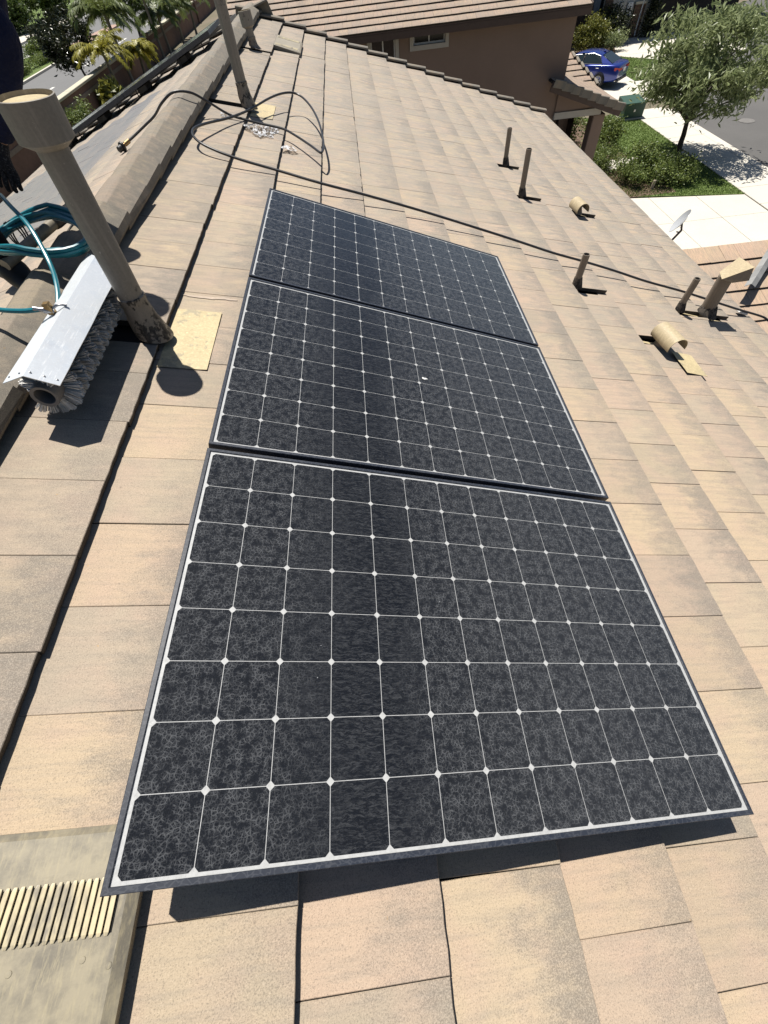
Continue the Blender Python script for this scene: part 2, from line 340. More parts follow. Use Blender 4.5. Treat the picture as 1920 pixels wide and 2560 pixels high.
# ground, plants
M_CONC = worn('pale_concrete', (0.66, 0.62, 0.54), (0.57, 0.535, 0.465), scale=0.7, rough=0.9, bump=0.25, grain=35)
M_ASPH = worn('asphalt', (0.135, 0.13, 0.125), (0.10, 0.098, 0.096), scale=0.35, rough=0.95, bump=0.4, grain=25)
M_ASPH2 = worn('old_asphalt', (0.19, 0.19, 0.19), (0.155, 0.155, 0.155), scale=0.12, rough=0.95, bump=0.2, grain=8)
M_LINE = worn('road_paint', (0.72, 0.71, 0.67), rough=0.8)
M_PINK = worn('pink_pavers', (0.45, 0.31, 0.25), rough=0.9)
M_SOIL = worn('mulch_soil', (0.17, 0.115, 0.08), (0.10, 0.07, 0.05), scale=3, rough=1.0, bump=0.6, grain=20)
M_GROUND = worn('dry_yard_soil', (0.20, 0.165, 0.12), (0.09, 0.10, 0.05), scale=0.15, rough=1.0, bump=0.4, grain=6)
def leafmat(name, a, b, rough=0.45, trans=0.25):
    t = NT(name); rr = t.node('ShaderNodeNewGeometry').outputs['Random Per Island']; c = t.mix(rr, a, b); t.fin(c, rough, spec=0.4)
    tl = t.node('ShaderNodeBsdfTranslucent'); t.put(tl.inputs[0], t.mix(0.5, c, tuple(q * 1.2 for q in b))); mx = t.node('ShaderNodeMixShader'); mx.inputs[0].default_value = trans
    t.l.new(t.b.outputs[0], mx.inputs[1]); t.l.new(tl.outputs[0], mx.inputs[2]); t.l.new(mx.outputs[0], t.out.inputs[0]); return t.m
M_LEAF_TREE = leafmat('street_tree_leaf', (0.13, 0.17, 0.06), (0.38, 0.43, 0.22), 0.33, 0.35)
M_LEAF_DARK = leafmat('dark_glossy_leaf', (0.012, 0.022, 0.009), (0.045, 0.05, 0.018), 0.28, 0.12)
M_LEAF_BUSH = leafmat('hedge_leaf', (0.07, 0.115, 0.032), (0.23, 0.28, 0.075))
M_LEAF_YEL = leafmat('yellow_green_leaf', (0.10, 0.125, 0.022), (0.24, 0.23, 0.045))
M_LEAF_FAR = leafmat('far_tree_leaf', (0.030, 0.058, 0.014), (0.10, 0.145, 0.028))
M_PALM = leafmat('palm_leaf', (0.08, 0.12, 0.03), (0.20, 0.24, 0.075))
M_PALMY = leafmat('yellow_palm_leaf', (0.18, 0.175, 0.02), (0.40, 0.36, 0.045))
M_GRASS = leafmat('lawn_blade', (0.09, 0.15, 0.03), (0.19, 0.26, 0.065))
M_LAWN = worn('lawn_turf', (0.13, 0.18, 0.05), (0.09, 0.14, 0.038), scale=2.0, rough=1.0, bump=0.6, grain=25)
M_BARK = worn('bark', (0.085, 0.068, 0.055), (0.045, 0.036, 0.03), scale=5, rough=0.95, bump=0.7, grain=30, bdist=0.01)
M_BARKP = worn('pale_palm_trunk', (0.30, 0.27, 0.22), (0.16, 0.14, 0.11), scale=2, rough=0.95, bump=0.5, grain=12, bdist=0.01)
M_WALLB = worn('brown_block_wall', (0.215, 0.135, 0.105), (0.155, 0.098, 0.075), scale=0.8, rough=0.95, bump=0.4, grain=6)
M_CAPST = worn('cream_wall_cap', (0.58, 0.54, 0.42), rough=0.9, amount=0.3)
M_BRICK = worn('ledge_stone', (0.20, 0.125, 0.085), (0.11, 0.075, 0.055), scale=4, rough=0.95, bump=0.6, grain=14)
M_FENCE = worn('dark_fence_wood', (0.06, 0.042, 0.032), rough=0.9)
M_GREENBOX = worn('green_utility_paint', (0.035, 0.085, 0.06), (0.05, 0.11, 0.085), rough=0.5)
t = NT('car_paint_blue'); M_CAR = t.fin((0.010, 0.030, 0.24), 0.25, 0.35, coat=1.0); t.b.inputs['Coat Roughness'].default_value = 0.04
t = NT('car_glass'); M_CARGLASS = t.fin((0.02, 0.03, 0.032), 0.05, spec=0.8)
t = NT('tail_lamp_red'); M_RED = t.fin((0.45, 0.012, 0.010), 0.15, spec=0.7)
t = NT('tyre_rubber'); M_TYRE = t.fin((0.015, 0.015, 0.015), 0.8)
t = NT('alloy_rim'); M_RIM = t.fin((0.45, 0.46, 0.47), 0.3, 0.8)
t = NT('black_plastic'); M_BLKPL = t.fin((0.015, 0.015, 0.016), 0.5)
M_NAVY = worn('navy_cotton', (0.012, 0.016, 0.045), (0.008, 0.010, 0.028), rough=0.9, bump=1.0, grain=14, spec=0.2, bdist=0.03)
M_TROUS = worn('black_work_trousers', (0.013, 0.013, 0.016), rough=0.92, bump=0.4, grain=200, spec=0.2)
t = NT('knit_glove'); p = t.pos(); c = t.mix(t.ramp(t.noise(p, 160, 2, 0.7), [(0.54, 0), (0.64, 0.6)]), (0.012, 0.013, 0.018), (0.10, 0.105, 0.12)); t.bump(t.noise(p, 260), 0.5, 0.002); M_GLOVE = t.fin(c, 0.9, spec=0.2)
t = NT('glove_palm_dip'); M_GLOVEP = t.fin((0.012, 0.012, 0.015), 0.6)
t = NT('skin'); M_SKIN = t.fin((0.33, 0.19, 0.125), 0.5)
t = NT('dark_hair'); M_HAIR = t.fin((0.015, 0.011, 0.009), 0.6)
M_BOOT = worn('black_boot_leather', (0.014, 0.013, 0.012), rough=0.55, bump=0.2)
# ---------------------------------------------------------------- roof tiles
EXPO = 0.335; TW = 0.277; U0 = -0.6662
def tile_proto(seed, w=TW - 0.0014, chip=False):
    r = random.Random(seed); th = 0.026; ln = 0.405; c = 0.0018; seg = 7
    out = []
    for i in range(seg + 1):
        out.append((r.uniform(-0.0014, 0.0011) - (0.004 if chip and i in (seg, seg - 1) else 0), w * i / seg))
    out += [(-ln, w), (-ln, 0)]
    n = len(out); cx = -ln / 2; cy = w / 2
    z = lambda x: 0.0925 * x
    def ins(x, y):
        return (x - c if x > cx else x, y + (c if y < cy * 0.3 else (-c if y > cy * 1.7 else 0)))
    vs = [(x + (0.004 if x > cx else 0) * r.uniform(-1, 0.4), y, z(x) - th) for x, y in out] + [(x, y, z(x) - c) for x, y in out] + [(*ins(x, y), z(x)) for x, y in out]
    fs = [tuple(range(2 * n, 3 * n))]
    for k in range(2):
        for i in range(n):
            j = (i + 1) % n; fs.append((k * n + i, k * n + j, (k + 1) * n + j, (k + 1) * n + i))
    return vs, fs
PROTO = [tile_proto(s, chip=(s % 5 == 4)) for s in range(10)]
def tile_mesh(i, mat, nm='roof_tile'):
    vs, fs = PROTO[i]; me = bpy.data.meshes.new(nm); me.from_pydata(vs, [], fs); me.materials.append(mat)
    uvl = me.uv_layers.new(name='UVMap')
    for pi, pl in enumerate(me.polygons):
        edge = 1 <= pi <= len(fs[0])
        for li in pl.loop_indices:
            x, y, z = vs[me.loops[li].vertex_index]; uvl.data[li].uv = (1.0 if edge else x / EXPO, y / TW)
    return me
_tm = {}
def tmesh(i, mat):
    if (i, mat.name) not in _tm: _tm[(i, mat.name)] = tile_mesh(i, mat)
    return _tm[(i, mat.name)]
def tile_mass(specs, name, mat, parent):                     # specs: (proto, matrix, rnd) joined into one part
    V = []; F = []; U = []; A = []; b = 0
    for i, m, rn in specs:
        vs, fs = PROTO[i]; sy = m.col[1].to_3d().length
        V += [tuple(m @ Vector(p) - WL[parent.name]) for p in vs]
        for fi, f in enumerate(fs):
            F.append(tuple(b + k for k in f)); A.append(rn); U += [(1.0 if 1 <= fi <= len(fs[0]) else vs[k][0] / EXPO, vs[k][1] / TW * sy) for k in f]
        b += len(vs)
    me = bpy.data.meshes.new(name); me.from_pydata(V, [], F); me.materials.append(mat)
    uvl = me.uv_layers.new(name='UVMap'); uvl.data.foreach_set('uv', [q for p in U for q in p])
    at = me.attributes.new('rnd', 'FLOAT', 'FACE'); at.data.foreach_set('value', A)
    o = bpy.data.objects.new(name, me); COL.objects.link(o); o.parent = parent; WL[o.name] = WL[parent.name].copy(); o['kind'] = 'stuff'; return o
def tile_at(ax, o, w=TW, jit=1.0, r=random):
    """matrix of a tile whose nose corner is at o; w scales the width"""
    yaw = r.gauss(0, 0.0022) * jit; dn = r.gauss(0, 0.0007) * jit; dx = r.gauss(0, 0.0012) * jit; roll = r.gauss(0, 0.0022) * jit
    m = axes(*ax, o) @ Matrix.Translation((dx, 0, dn)) @ Matrix.Rotation(yaw, 4, 'Z') @ Matrix.Rotation(roll, 4, 'X') @ Matrix.Diagonal((1, w / TW, 1, 1))
    return m
def px(w):
    d = Vector(w) - CAMPOS; z = d.dot(C_FWD)
    if z < 0.05: return None
    return (960 + 1022.1 * d.dot(C_RIGHT) / z, 1280 + 1022.1 * d.dot(C_DOWN) / z)

# panels: plane tipped 2.25 degrees more than the roof
PAN_U = Vector((0.9992, -0.0104, -0.0393)); PAN_V = Vector((0.0104, 0.9999, -0.0023)); PAN_N = Vector((0.0393, 0.0019, 0.9992)); PAN_O = Vector((0.00756, 0.00037, 0.19222))
def P(u, v, n=0.0):
    q = PAN_O + PAN_U * u + PAN_V * v + PAN_N * n; return R(q.x, q.y, q.z)
PAN_OFF = (0.0, 1.06425, 2.12895)
def quad_px(off):
    return [px(P(*c)) for c in ((-0.019, off - 0.016), (1.539, off - 0.016), (1.539, off + 1.03), (-0.019, off + 1.03))]
PQ = [quad_px(o) for o in PAN_OFF]
def inpoly(p, q):
    c = False
    for i in range(len(q)):
        a, b = q[i], q[i - 1]
        if (a[1] > p[1]) != (b[1] > p[1]) and p[0] < (b[0] - a[0]) * (p[1] - a[1]) / (b[1] - a[1] + 1e-9) + a[0]: c = not c
    return c

house = thing('tiled_house', 'tan concrete tile roof of the house in the foreground, solar panels on it', 'house', (0, 4.6, GZ))
slope = sub('roof_slope', house)
rows = 15
GAPS = [(2, -0.62, 0.0765), (2, 8.25, 9.06),
        (1, 1.76, 1.91), (1, 5.35, 5.48), (1, 7.80, 7.90),
        (10, 3.245, 3.335), (10, 5.10, 5.20), (10, 6.03, 6.135), (13, 3.265, 3.355), (14, 3.295, 3.395), (12, 5.06, 5.17), (11, 2.665, 2.775)]
specs = []
rt = random.Random(3)
for k in range(1, rows + 1):
    ph = (0.182 if k % 2 else 0.030) + rt.uniform(-0.008, 0.008)
    j = -13
    while True:
        v0 = ph + j * TW; v1 = v0 + TW; j += 1
        if v0 > 10.2: break
        v1 = min(v1, 10.2)
        if v1 < -3.2: continue
        pieces = [(v0, v1)]
        for gk, g0, g1 in GAPS:
            if gk == k:
                new = []
                for a, b in pieces:
                    if g1 <= a or g0 >= b: new.append((a, b)); continue
                    if g0 - a > 0.02: new.append((a, g0))
                    if b - g1 > 0.02: new.append((g1, b))
                pieces = new
        for a, b in pieces:
            o = R(U0 + k * EXPO, a + 0.0007, 0.0)
            m = tile_at(RIGHT_AX, o, b - a, r=rt)
            pr = rt.randrange(10)
            cs = [px(R(U0 + k * EXPO - du, vv, 0)) for du, vv in ((0, a), (0, b), (EXPO, b), (EXPO, a))]
            area = 0
            if all(cs):
                cx = sum(c[0] for c in cs) / 4; cy = sum(c[1] for c in cs) / 4
                vis = any(-5 < c[0] < 1925 and -5 < c[1] < 2565 for c in cs) and not all(any(inpoly(c, q) for q in PQ) for c in cs)
                if vis: area = abs(sum(cs[i][0] * cs[i - 1][1] - cs[i - 1][0] * cs[i][1] for i in range(4))) / 2
            specs.append((area, pr, m, rt.random()))
specs.sort(key=lambda s: -s[0])
for area, pr, m, rn in specs[:300]:
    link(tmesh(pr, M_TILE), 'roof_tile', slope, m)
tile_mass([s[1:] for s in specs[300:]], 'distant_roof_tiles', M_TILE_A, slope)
mb = MB(); mb.box((U0 - 0.2, -8.0, -0.16), (4.30, 10.12, -0.064), axes(*RIGHT_AX, (0, 0, 0))); mb.build('underlay', M_UNDER, slope)

# left-hand slope
lslope = sub('roof_slope', house)
dry = []; wet = []
for k in range(1, 14):
    d = 0.04 + k * EXPO; ph = 0.182 if k % 2 else 0.04
    for j in range(-12, 37):
        v = ph + j * TW
        if v + TW > 10.2: continue
        m = tile_at(LEFT_AX, L(d, v + TW - 0.0015, 0), TW, r=rt)
        iswet = d > 1.35 and v < 8.2 + rt.uniform(-.3, .2) and v > 2.2
        (wet if iswet else dry).append((rt.randrange(10), m, rt.random()))
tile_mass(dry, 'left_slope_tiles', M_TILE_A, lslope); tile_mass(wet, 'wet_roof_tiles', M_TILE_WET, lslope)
mb = MB(); mb.box((0, -10.12, -0.16), (4.3, 8.0, -0.064), axes(*LEFT_AX, L(0, 0, 0))); mb.build('underlay', M_UNDER, lslope)

# ridge caps: overlapping angled tiles
ridge = sub('ridge', house)
def cap_mesh(seed):
    r = random.Random(seed); ln = 0.42; th = 0.022
    pr = [(-0.146, -0.052), (-0.140, -0.020), (-0.045, 0.034), (-0.02, 0.0415), (0.02, 0.0415), (0.045, 0.034), (0.140, -0.020), (0.146, -0.052)]
    def sec(s, y, dz): return [(x * s + r.uniform(-.0015, .0015), y + r.uniform(-.004, .004), z * s + dz + r.uniform(-.001, .001)) for x, z in pr]
    a = sec(0.985, 0.0, -0.006); b = sec(1.03, ln, 0.013); a2 = sec(0.90, 0.0, -0.006 - th); b2 = sec(0.94, ln - .002, 0.013 - th); n = len(a)
    vs = a + b + a2 + b2; fs = []
    for i in range(n - 1):
        fs.append((i, i + 1, n + i + 1, n + i)); fs.append((2 * n + i, 3 * n + i, 3 * n + i + 1, 2 * n + i + 1)); fs.append((n + i, n + i + 1, 3 * n + i + 1, 3 * n + i)); fs.append((i, 2 * n + i, 2 * n + i + 1, i + 1))
    fs += [(0, n, 3 * n, 2 * n), (n - 1, 3 * n - 1, 4 * n - 1, 2 * n - 1)]
    me = bpy.data.meshes.new('ridge_cap'); me.from_pydata(vs, [], fs); me.materials.append(M_CAP)
    uvl = me.uv_layers.new(name='UVMap')
    for lp in me.loops:
        x, y, z = vs[lp.vertex_index]; uvl.data[lp.index].uv = (abs(x) / .16 - 1, y / TW)
    return me
CAPS = [cap_mesh(s) for s in range(5)]
v = 0.21 - 0.358 * 9; i = 0
while v < 10.1:
    o = Vector((APEX.x, v, APEX.z + 0.016))
    m = Matrix.Translation(o) @ Matrix.Rotation(rt.gauss(0, 0.010), 4, 'Z') @ Matrix.Rotation(rt.gauss(0, 0.01), 4, 'Y')
    link(CAPS[i % 5], 'ridge_cap', ridge, m); v += 0.358; i += 1
mb = MB(); mb.tube([(APEX.x, -3.3, APEX.z - 0.02), (APEX.x, 10.1, APEX.z - 0.02)], 0.045, 8); mb.build('mortar_bed', M_UNDER, ridge)

# rake trim tiles along the far gable, one per course
rake = sub('rake_edge', house)
def rake_mesh():
    mb = []; prof = [(-0.055, 0.012), (-0.05, 0.03), (-0.03, 0.040), (0.03, 0.040), (0.05, 0.028), (0.052, -0.16), (0.032, -0.16), (0.030, 0.01)]
    n = len(prof); vs = [(0, y, z) for y, z in prof] + [(-0.395, y, z - 0.04) for y, z in prof]
    fs = [tuple(range(n))] + [tuple(reversed(range(n, 2 * n)))] + [(i, n + i, n + (i + 1) % n, (i + 1) % n) for i in range(n)]
    me = bpy.data.meshes.new('rake_tile'); me.from_pydata(vs, [], fs); me.materials.append(M_CAP); uvl = me.uv_layers.new(name='UVMap')
    for lp in me.loops:
        x, y, z = vs[lp.vertex_index]; uvl.data[lp.index].uv = (x / EXPO, y / TW)
    return me
RK = rake_mesh()
for k in range(0, rows + 1):
    link(RK, 'rake_tile', rake, axes(*RIGHT_AX, R(U0 + k * EXPO + 0.02, 10.19, 0.012)) @ Matrix.Rotation(rt.gauss(0, .006), 4, 'Z'))
for k in range(0, 13):
    link(RK, 'rake_tile', rake, axes(LEFT_AX[0], LEFT_AX[1], LEFT_AX[2], L(0.1 + k * EXPO, 10.19, 0.012)) @ Matrix.Diagonal((1, -1, 1, 1)))
# body of the house under the roof
mb = MB(); xl = L(4.3, 0).x + 0.35; xr = R(4.3, 0).x - 0.35
mb.add([(xl, -8, GZ), (xr, -8, GZ), (xr, 9.85, GZ), (xl, 9.85, GZ), (xl, -8, L(4.3, 0).z - 0.1), (xr, -8, R(4.3, 0).z - 0.1), (xr, 9.85, R(4.3, 0).z - 0.1), (xl, 9.85, L(4.3, 0).z - 0.1),
        (APEX.x, -8, APEX.z - 0.24), (APEX.x, 9.85, APEX.z - 0.24)],
       [(0, 1, 5, 8, 4), (2, 3, 7, 9, 6), (1, 2, 6, 5), (3, 0, 4, 7)])
mb.build('wall', M_STUCCO, house)
mb = MB(); mb.box((4.27, -8, -0.30), (4.30, 10.1, -0.07), axes(*RIGHT_AX, (0, 0, 0))); mb.build('fascia', M_FASCIA, house)
# ---------------------------------------------------------------- solar panels
PITCHC = 0.1265
def oct_mesh():
    h = 0.06255; c = 0.0080; pts = [(-h + c, -h), (h - c, -h), (h, -h + c), (h, h - c), (h - c, h), (-h + c, h), (-h, h - c), (-h, -h + c)]
    n = 8; vs = [(x, y, 0) for x, y in pts] + [(x, y, -0.0003) for x, y in pts]
    fs = [tuple(range(n))] + [(i, n + i, n + (i + 1) % n, (i + 1) % n) for i in range(n)]
    me = bpy.data.meshes.new('solar_cell'); me.from_pydata(vs, [], fs); me.materials.append(M_CELL); return me
CELLM = oct_mesh()
PAX = [R(*a) - R(0, 0, 0) for a in (PAN_U, PAN_V, PAN_N)]
plabels = ['nearest solar panel, dark cells with wet streaks, bottom of the picture', 'middle solar panel of the three dark panels on the tan roof', 'farthest solar panel of the row, its top edge near the black hose']
for k, off in enumerate(PAN_OFF):
    du = (0.0, 0.0, 0.0)[k]
    org = P(0, off); m = axes(*PAX, org)
    t_ = thing('solar_panel', plabels[k], 'solar panel', P(-0.019, off - 0.016, -0.04), 'solar panels on the roof')
    u0, u1, v0, v1 = -0.0192, 1.5392, -0.0165, 1.0295; lip = 0.0112; hgt = 0.040
    fm = MB()
    # frame of four mitred hollow-looking rails: outer wall, top lip, inner drop
    def ring(a, n): return [(u0 + a, v0 + a, n), (u1 - a, v0 + a, n), (u1 - a, v1 - a, n), (u0 + a, v1 - a, n)]
    rings = [ring(0.024, -hgt), ring(0, -hgt), ring(0, 0.0002), ring(0.0012, 0.0014), ring(lip - 0.001, 0.0014), ring(lip, 0.0002), ring(lip, -0.0062), ring(0.0022, -0.0066), ring(0.0022, -hgt + 0.002), ring(0.024, -hgt + 0.002)]
    vs = [m @ Vector(p) for rg in rings for p in rg]; nr = len(rings); fs = []
    for a in range(nr):
        b = (a + 1) % nr
        for i in range(4):
            j = (i + 1) % 4; fs.append((a * 4 + i, a * 4 + j, b * 4 + j, b * 4 + i))
    fm.add(vs, fs); fm.build('frame', M_FRAME, t_)
    bk = MB(); bk.box((u0 + lip - 0.004, v0 + lip - 0.004, -0.0052), (u1 - lip + 0.004, v1 - lip + 0.004, -0.00305), m); bk.build('backsheet', M_BACK, t_)
    for i in range(12):
        for j in range(8):
            link(CELLM, 'solar_cell', t_, m @ Matrix.Translation(((i + 0.5) * PITCHC, (j + 0.5) * PITCHC, -0.00292)))
    me = bpy.data.meshes.new('glass'); a = lip - 0.0005
    me.from_pydata([(u0 + a, v0 + a, 0), (u1 - a, v0 + a, 0), (u1 - a, v1 - a, 0), (u0 + a, v1 - a, 0)], [], [(0, 1, 2, 3)]); me.materials.append(M_PANE)
    link(me, 'glass', t_, m @ Matrix.Translation((0, 0, -0.0006)))
# racking
for i, u in enumerate((0.34, 1.20)):
    t_ = thing('mounting_rail', ('upper' if i == 0 else 'lower') + ' aluminium rail under the three solar panels', 'rail', P(u, 0.1, -0.09), 'rails under the solar panels')
    mb = MB(); mb.box((u - 0.02, 0.10, -0.083), (u + 0.02, 3.05, -0.0405), axes(*PAX, P(0, 0))); mb.build('rail', M_ALU, t_)
    for v in (0.35, 1.25, 2.15, 2.85):
        b = P(u, v, -0.083); mb = MB(); hh = b.z - R(0, 0).z
        mb.tube([b, b + Vector((0, 0, -0.16))], 0.017, 8); mb.build('standoff', M_ALU, t_)
# array on the other slope, seen edge-on
for i, (d0, d1) in enumerate(((0.42, 1.97), (1.99, 3.54))):
    t_ = thing('solar_panel', ('solar panel seen edge-on across the ridge, its end by the trees' if i == 0 else 'solar panel seen edge-on across the ridge, lower one behind the capped pipe'), 'solar panel', L(d0, 8.75, 0.1), 'edge-on panels beyond the ridge')
    m = axes(Vector((-CP, 0, -SP)), Vector((0, -1, 0)), Vector((-SP, 0, CP)), L(0, 9.85, 0.135))
    fm = MB(); fm.box((d0, 0, -0.004), (d1, 1.05, 0.0), m); o = fm.build('glass', M_PANE, t_)
    fm = MB(); fm.box((d0 + .002, 0.004, -0.012), (d1 - .002, 1.046, -0.006), m); fm.build('cells', M_CELL, t_)
    for nm, a, b in (('frame', (d0 - .003, 1.046, -0.046), (d1 + .003, 1.056, 0.002)), ('frame', (d0 - .003, -0.006, -0.046), (d1 + .003, 0.004, 0.002)), ('frame', (d0 - .003, 0.004, -0.046), (d0 + .007, 1.046, 0.002)), ('frame', (d1 - .007, 0.004, -0.046), (d1 + .003, 1.046, 0.002))):
        fm = MB(); fm.cbox(a, b, 0.001, m); fm.build(nm, M_FRAME, t_)
    for q in range(4):
        dd = d0 + 0.16 + q * 0.40; fm = MB()
        fm.tube([L(dd, 8.83, 0.095), L(dd + 0.01, 8.80, -0.03)], 0.007, 6); fm.build('leg', M_BLKPL, t_)
    for q in range(2):
        dd = d0 + 0.45 + q * 0.75; fm = MB(); fm.cbox((dd, 0.72, -0.125), (dd + 0.16, 0.98, -0.05), 0.01, m); fm.build('microinverter', M_BLKPL, t_)
t_ = thing('mounting_rail', 'pale metal rail end beyond the edge-on panels at the ridge', 'rail', L(0.1, 8.9, 0.06))
mb = MB(); mb.box((0.12, 0.25, -0.088), (3.7, 0.29, -0.048), axes(Vector((-CP, 0, -SP)), Vector((0, -1, 0)), Vector((-SP, 0, CP)), L(0, 9.85, 0.135))); mb.build('rail', M_ALU, t_)
# ---------------------------------------------------------------- plumbing pipes, vents and flashings on the roof
def roof_plate(u0, u1, v0, v1, n=0.006, th=0.0015, follow=False):
    mb = MB(); N = 6; vs = []
    for i in range(N + 1):
        for j in range(N + 1):
            u = u0 + (u1 - u0) * i / N; v = v0 + (v1 - v0) * j / N
            kk = math.ceil((u1 - 1e-4 - U0) / EXPO); vs.append(R(u, v, n - (0.0925 * (U0 + kk * EXPO - u) if follow else 0) + random.uniform(-.0012, .0012)))
    fs = [(i * (N + 1) + j, (i + 1) * (N + 1) + j, (i + 1) * (N + 1) + j + 1, i * (N + 1) + j + 1) for i in range(N) for j in range(N)]
    b = len(vs); vs2 = [p - R(0, 0, th) for p in vs]
    fs2 = [tuple(reversed([b + q for q in f])) for f in fs]
    rim = [i * (N + 1) for i in range(N + 1)] + [N * (N + 1) + j for j in range(1, N + 1)] + [i * (N + 1) + N for i in range(N - 1, -1, -1)] + [j for j in range(N - 1, 0, -1)]
    fs3 = [(rim[i], rim[(i + 1) % len(rim)], b + rim[(i + 1) % len(rim)], b + rim[i]) for i in range(len(rim))]
    return mb.add(vs + vs2, fs + fs2 + fs3)
def stack(name, label, u, v, h, r, cap=None, plate=None, cone=0.14, slant=(0, 0), taped=False):
    b = R(u, v, -0.03); t_ = thing(name, label, 'vent pipe', b, 'vent pipes on the roof'); top = b + Vector((slant[0], slant[1], h + 0.03))
    ax = (top - b).normalized()
    mb = MB(); L_ = (top - b).length
    mb.lathe([(r, 0.02), (r, L_), (r - 0.006, L_), (r - 0.006, L_ - 0.16), (0.0, L_ - 0.16)], b, ax, 28); mb.build('pipe', M_PIPE, t_)
    # cone of the flashing, skewed to sit on the slope
    mb = MB(); n = 28; ring0 = []; ring1 = []; ring2 = []
    for k in range(n):
        a = 2 * math.pi * k / n; ring0.append(R(u + 0.012 + math.cos(a) * r * 1.62, v - 0.01 + math.sin(a) * r * 1.55, 0.004)); ring1.append(b + ax * (cone * 0.72) + Vector((math.cos(a), math.sin(a), 0)) * r * 1.25); ring2.append(b + ax * (cone + 0.03) + Vector((math.cos(a), math.sin(a), 0)) * r * 1.06)
    mb.add(ring0 + ring1 + ring2, [(i, (i + 1) % n, n + (i + 1) % n, n + i) for i in range(n)] + [(n + i, n + (i + 1) % n, 2 * n + (i + 1) % n, 2 * n + i) for i in range(n)], True); mb.build('flashing_cone', M_CONE, t_)
    mb = MB(); mb.lathe([(r, cone + 0.028), (r * 1.13, cone + 0.03), (r * 1.12, cone + 0.052), (r, cone + 0.055)], b, ax, 28); mb.build('collar', M_CONE, t_)
    if plate: roof_plate(*plate, n=0.005, follow=True).build('flashing_plate', M_FLASH, t_)
    if cap:
        cr, ch, co = cap
        mb = MB(); zt = L_ - 0.01 + co
        mb.lathe([(r + 0.002, zt - ch - 0.020), (cr, zt - ch), (cr, zt), (cr - 0.004, zt + 0.001), (cr - 0.004, zt - 0.028)], b, ax, 36); mb.build('cap', M_PIPE, t_)
        mb = MB(); mb.lathe([(cr - 0.0045, zt - 0.014), (cr * 0.8, zt - 0.009), (0.0, zt - 0.007)], b, ax, 36); mb.build('cap_lid', M_FLASH, t_)
    return t_
stack('vent_pipe', 'thick taupe pipe with wide round cap, nearest, beside the brush roller', -0.372, 1.835, 0.720, 0.0475, cap=(0.081, 0.095, 0.03), plate=(-0.318, -0.118, 1.645, 2.085), slant=(0.045, 0.0))
stack('vent_pipe', 'tall taupe pipe with peeling brown patches, behind the black hose loop', -0.345, 5.42, 0.80, 0.046, plate=(-0.315, -0.118, 5.27, 5.71), slant=(-0.005, 0))
t_ = stack('vent_pipe', 'short taupe pipe with boxy cap at the far end of the ridge', -0.525, 7.87, 0.275, 0.043, cone=0.065, cap=(0.075, 0.12, 0.03), slant=(-0.02, 0))
def slot(k, v0, v1, u0, u1, t_, strip=True):
    if strip: roof_plate(u0, u1, v0 + 0.004, v0 + 0.02, n=-0.030, th=0.003).build('flashing_strip', M_FLASH, t_)
def thin_pipe(label, u, v, h, r, uend, lean=(0, 0)):
    b = R(u, v, -0.03); t_ = thing('vent_pipe', label, 'vent pipe', b, 'thin vent pipes on the roof')
    top = b + Vector((lean[0], lean[1], h + 0.03)); ax = (top - b).normalized(); L_ = (top - b).length
    mb = MB(); mb.lathe([(r, 0.0), (r, L_), (r - 0.005, L_), (r - 0.005, L_ - 0.1), (0, L_ - 0.1)], b, ax, 18); mb.build('pipe', M_PIPE2, t_)
    mb = MB(); n = 18; r0 = [R(u + 0.006 + math.cos(6.2832 * k / n) * r * 1.75, v - 0.008 + math.sin(6.2832 * k / n) * r * 1.6, -0.012) for k in range(n)]
    r1 = [b + ax * (0.085 + random.uniform(-.006, .006)) + Vector((math.cos(6.2832 * k / n), math.sin(6.2832 * k / n), 0)) * r * 1.12 for k in range(n)]
    mb.add(r0 + r1, [(i, (i + 1) % n, n + (i + 1) % n, n + i) for i in range(n)], True); mb.build('flashing_collar', M_COLLAR, t_)
    k = int((u - U0) / EXPO) + 1
    g = [q for q in GAPS if q[0] == k and abs((q[1] + q[2]) / 2 - v) < 0.08]
    if g: roof_plate(u - 0.06, uend, g[0][1] + 0.003, g[0][1] + 0.02, n=-0.034, th=0.003).build('flashing_strip', M_FLASH, t_)
    return t_
thin_pipe('thin brown vent pipe farthest up the roof, upper of the two by the far gable', 2.50, 6.125, 0.315, 0.026, 2.66)
thin_pipe('tallest thin brown vent pipe, in front of the farthest one', 2.44, 5.175, 0.370, 0.0275, 2.66)
thin_pipe('short thin vent pipe to the right of the farthest solar panel, hose behind it', 2.385, 3.315, 0.225, 0.0265, 2.66, (0.012, 0))
thin_pipe('thin vent pipe just left of the hooded flue at the eave', 3.425, 3.325, 0.250, 0.026, 3.68, (0.02, 0.0))
# hooded flue at the eave
b = R(3.735, 3.36, -0.03); t_ = thing('flue_vent', 'thick tan flue with a bent sheet-metal hood, by the right eave', 'flue vent', b)
mb = MB(); mb.lathe([(0.056, 0), (0.056, 0.345), (0.05, 0.345), (0.05, 0.2), (0, 0.2)], b, (0.0, 0.02, 1), 24); mb.build('pipe', M_PIPE2, t_)
mb = MB(); n = 24; r0 = [R(3.74 + math.cos(6.2832 * k / n) * .092, 3.35 + math.sin(6.2832 * k / n) * .088, -0.006) for k in range(n)]
r1 = [b + Vector((0.004, 0, 0.095 + random.uniform(-.012, .012))) + Vector((math.cos(6.2832 * k / n), math.sin(6.2832 * k / n), 0)) * 0.061 for k in range(n)]
mb.add(r0 + r1, [(i, (i + 1) % n, n + (i + 1) % n, n + i) for i in range(n)], True); mb.build('flashing_collar', M_COLLAR, t_)
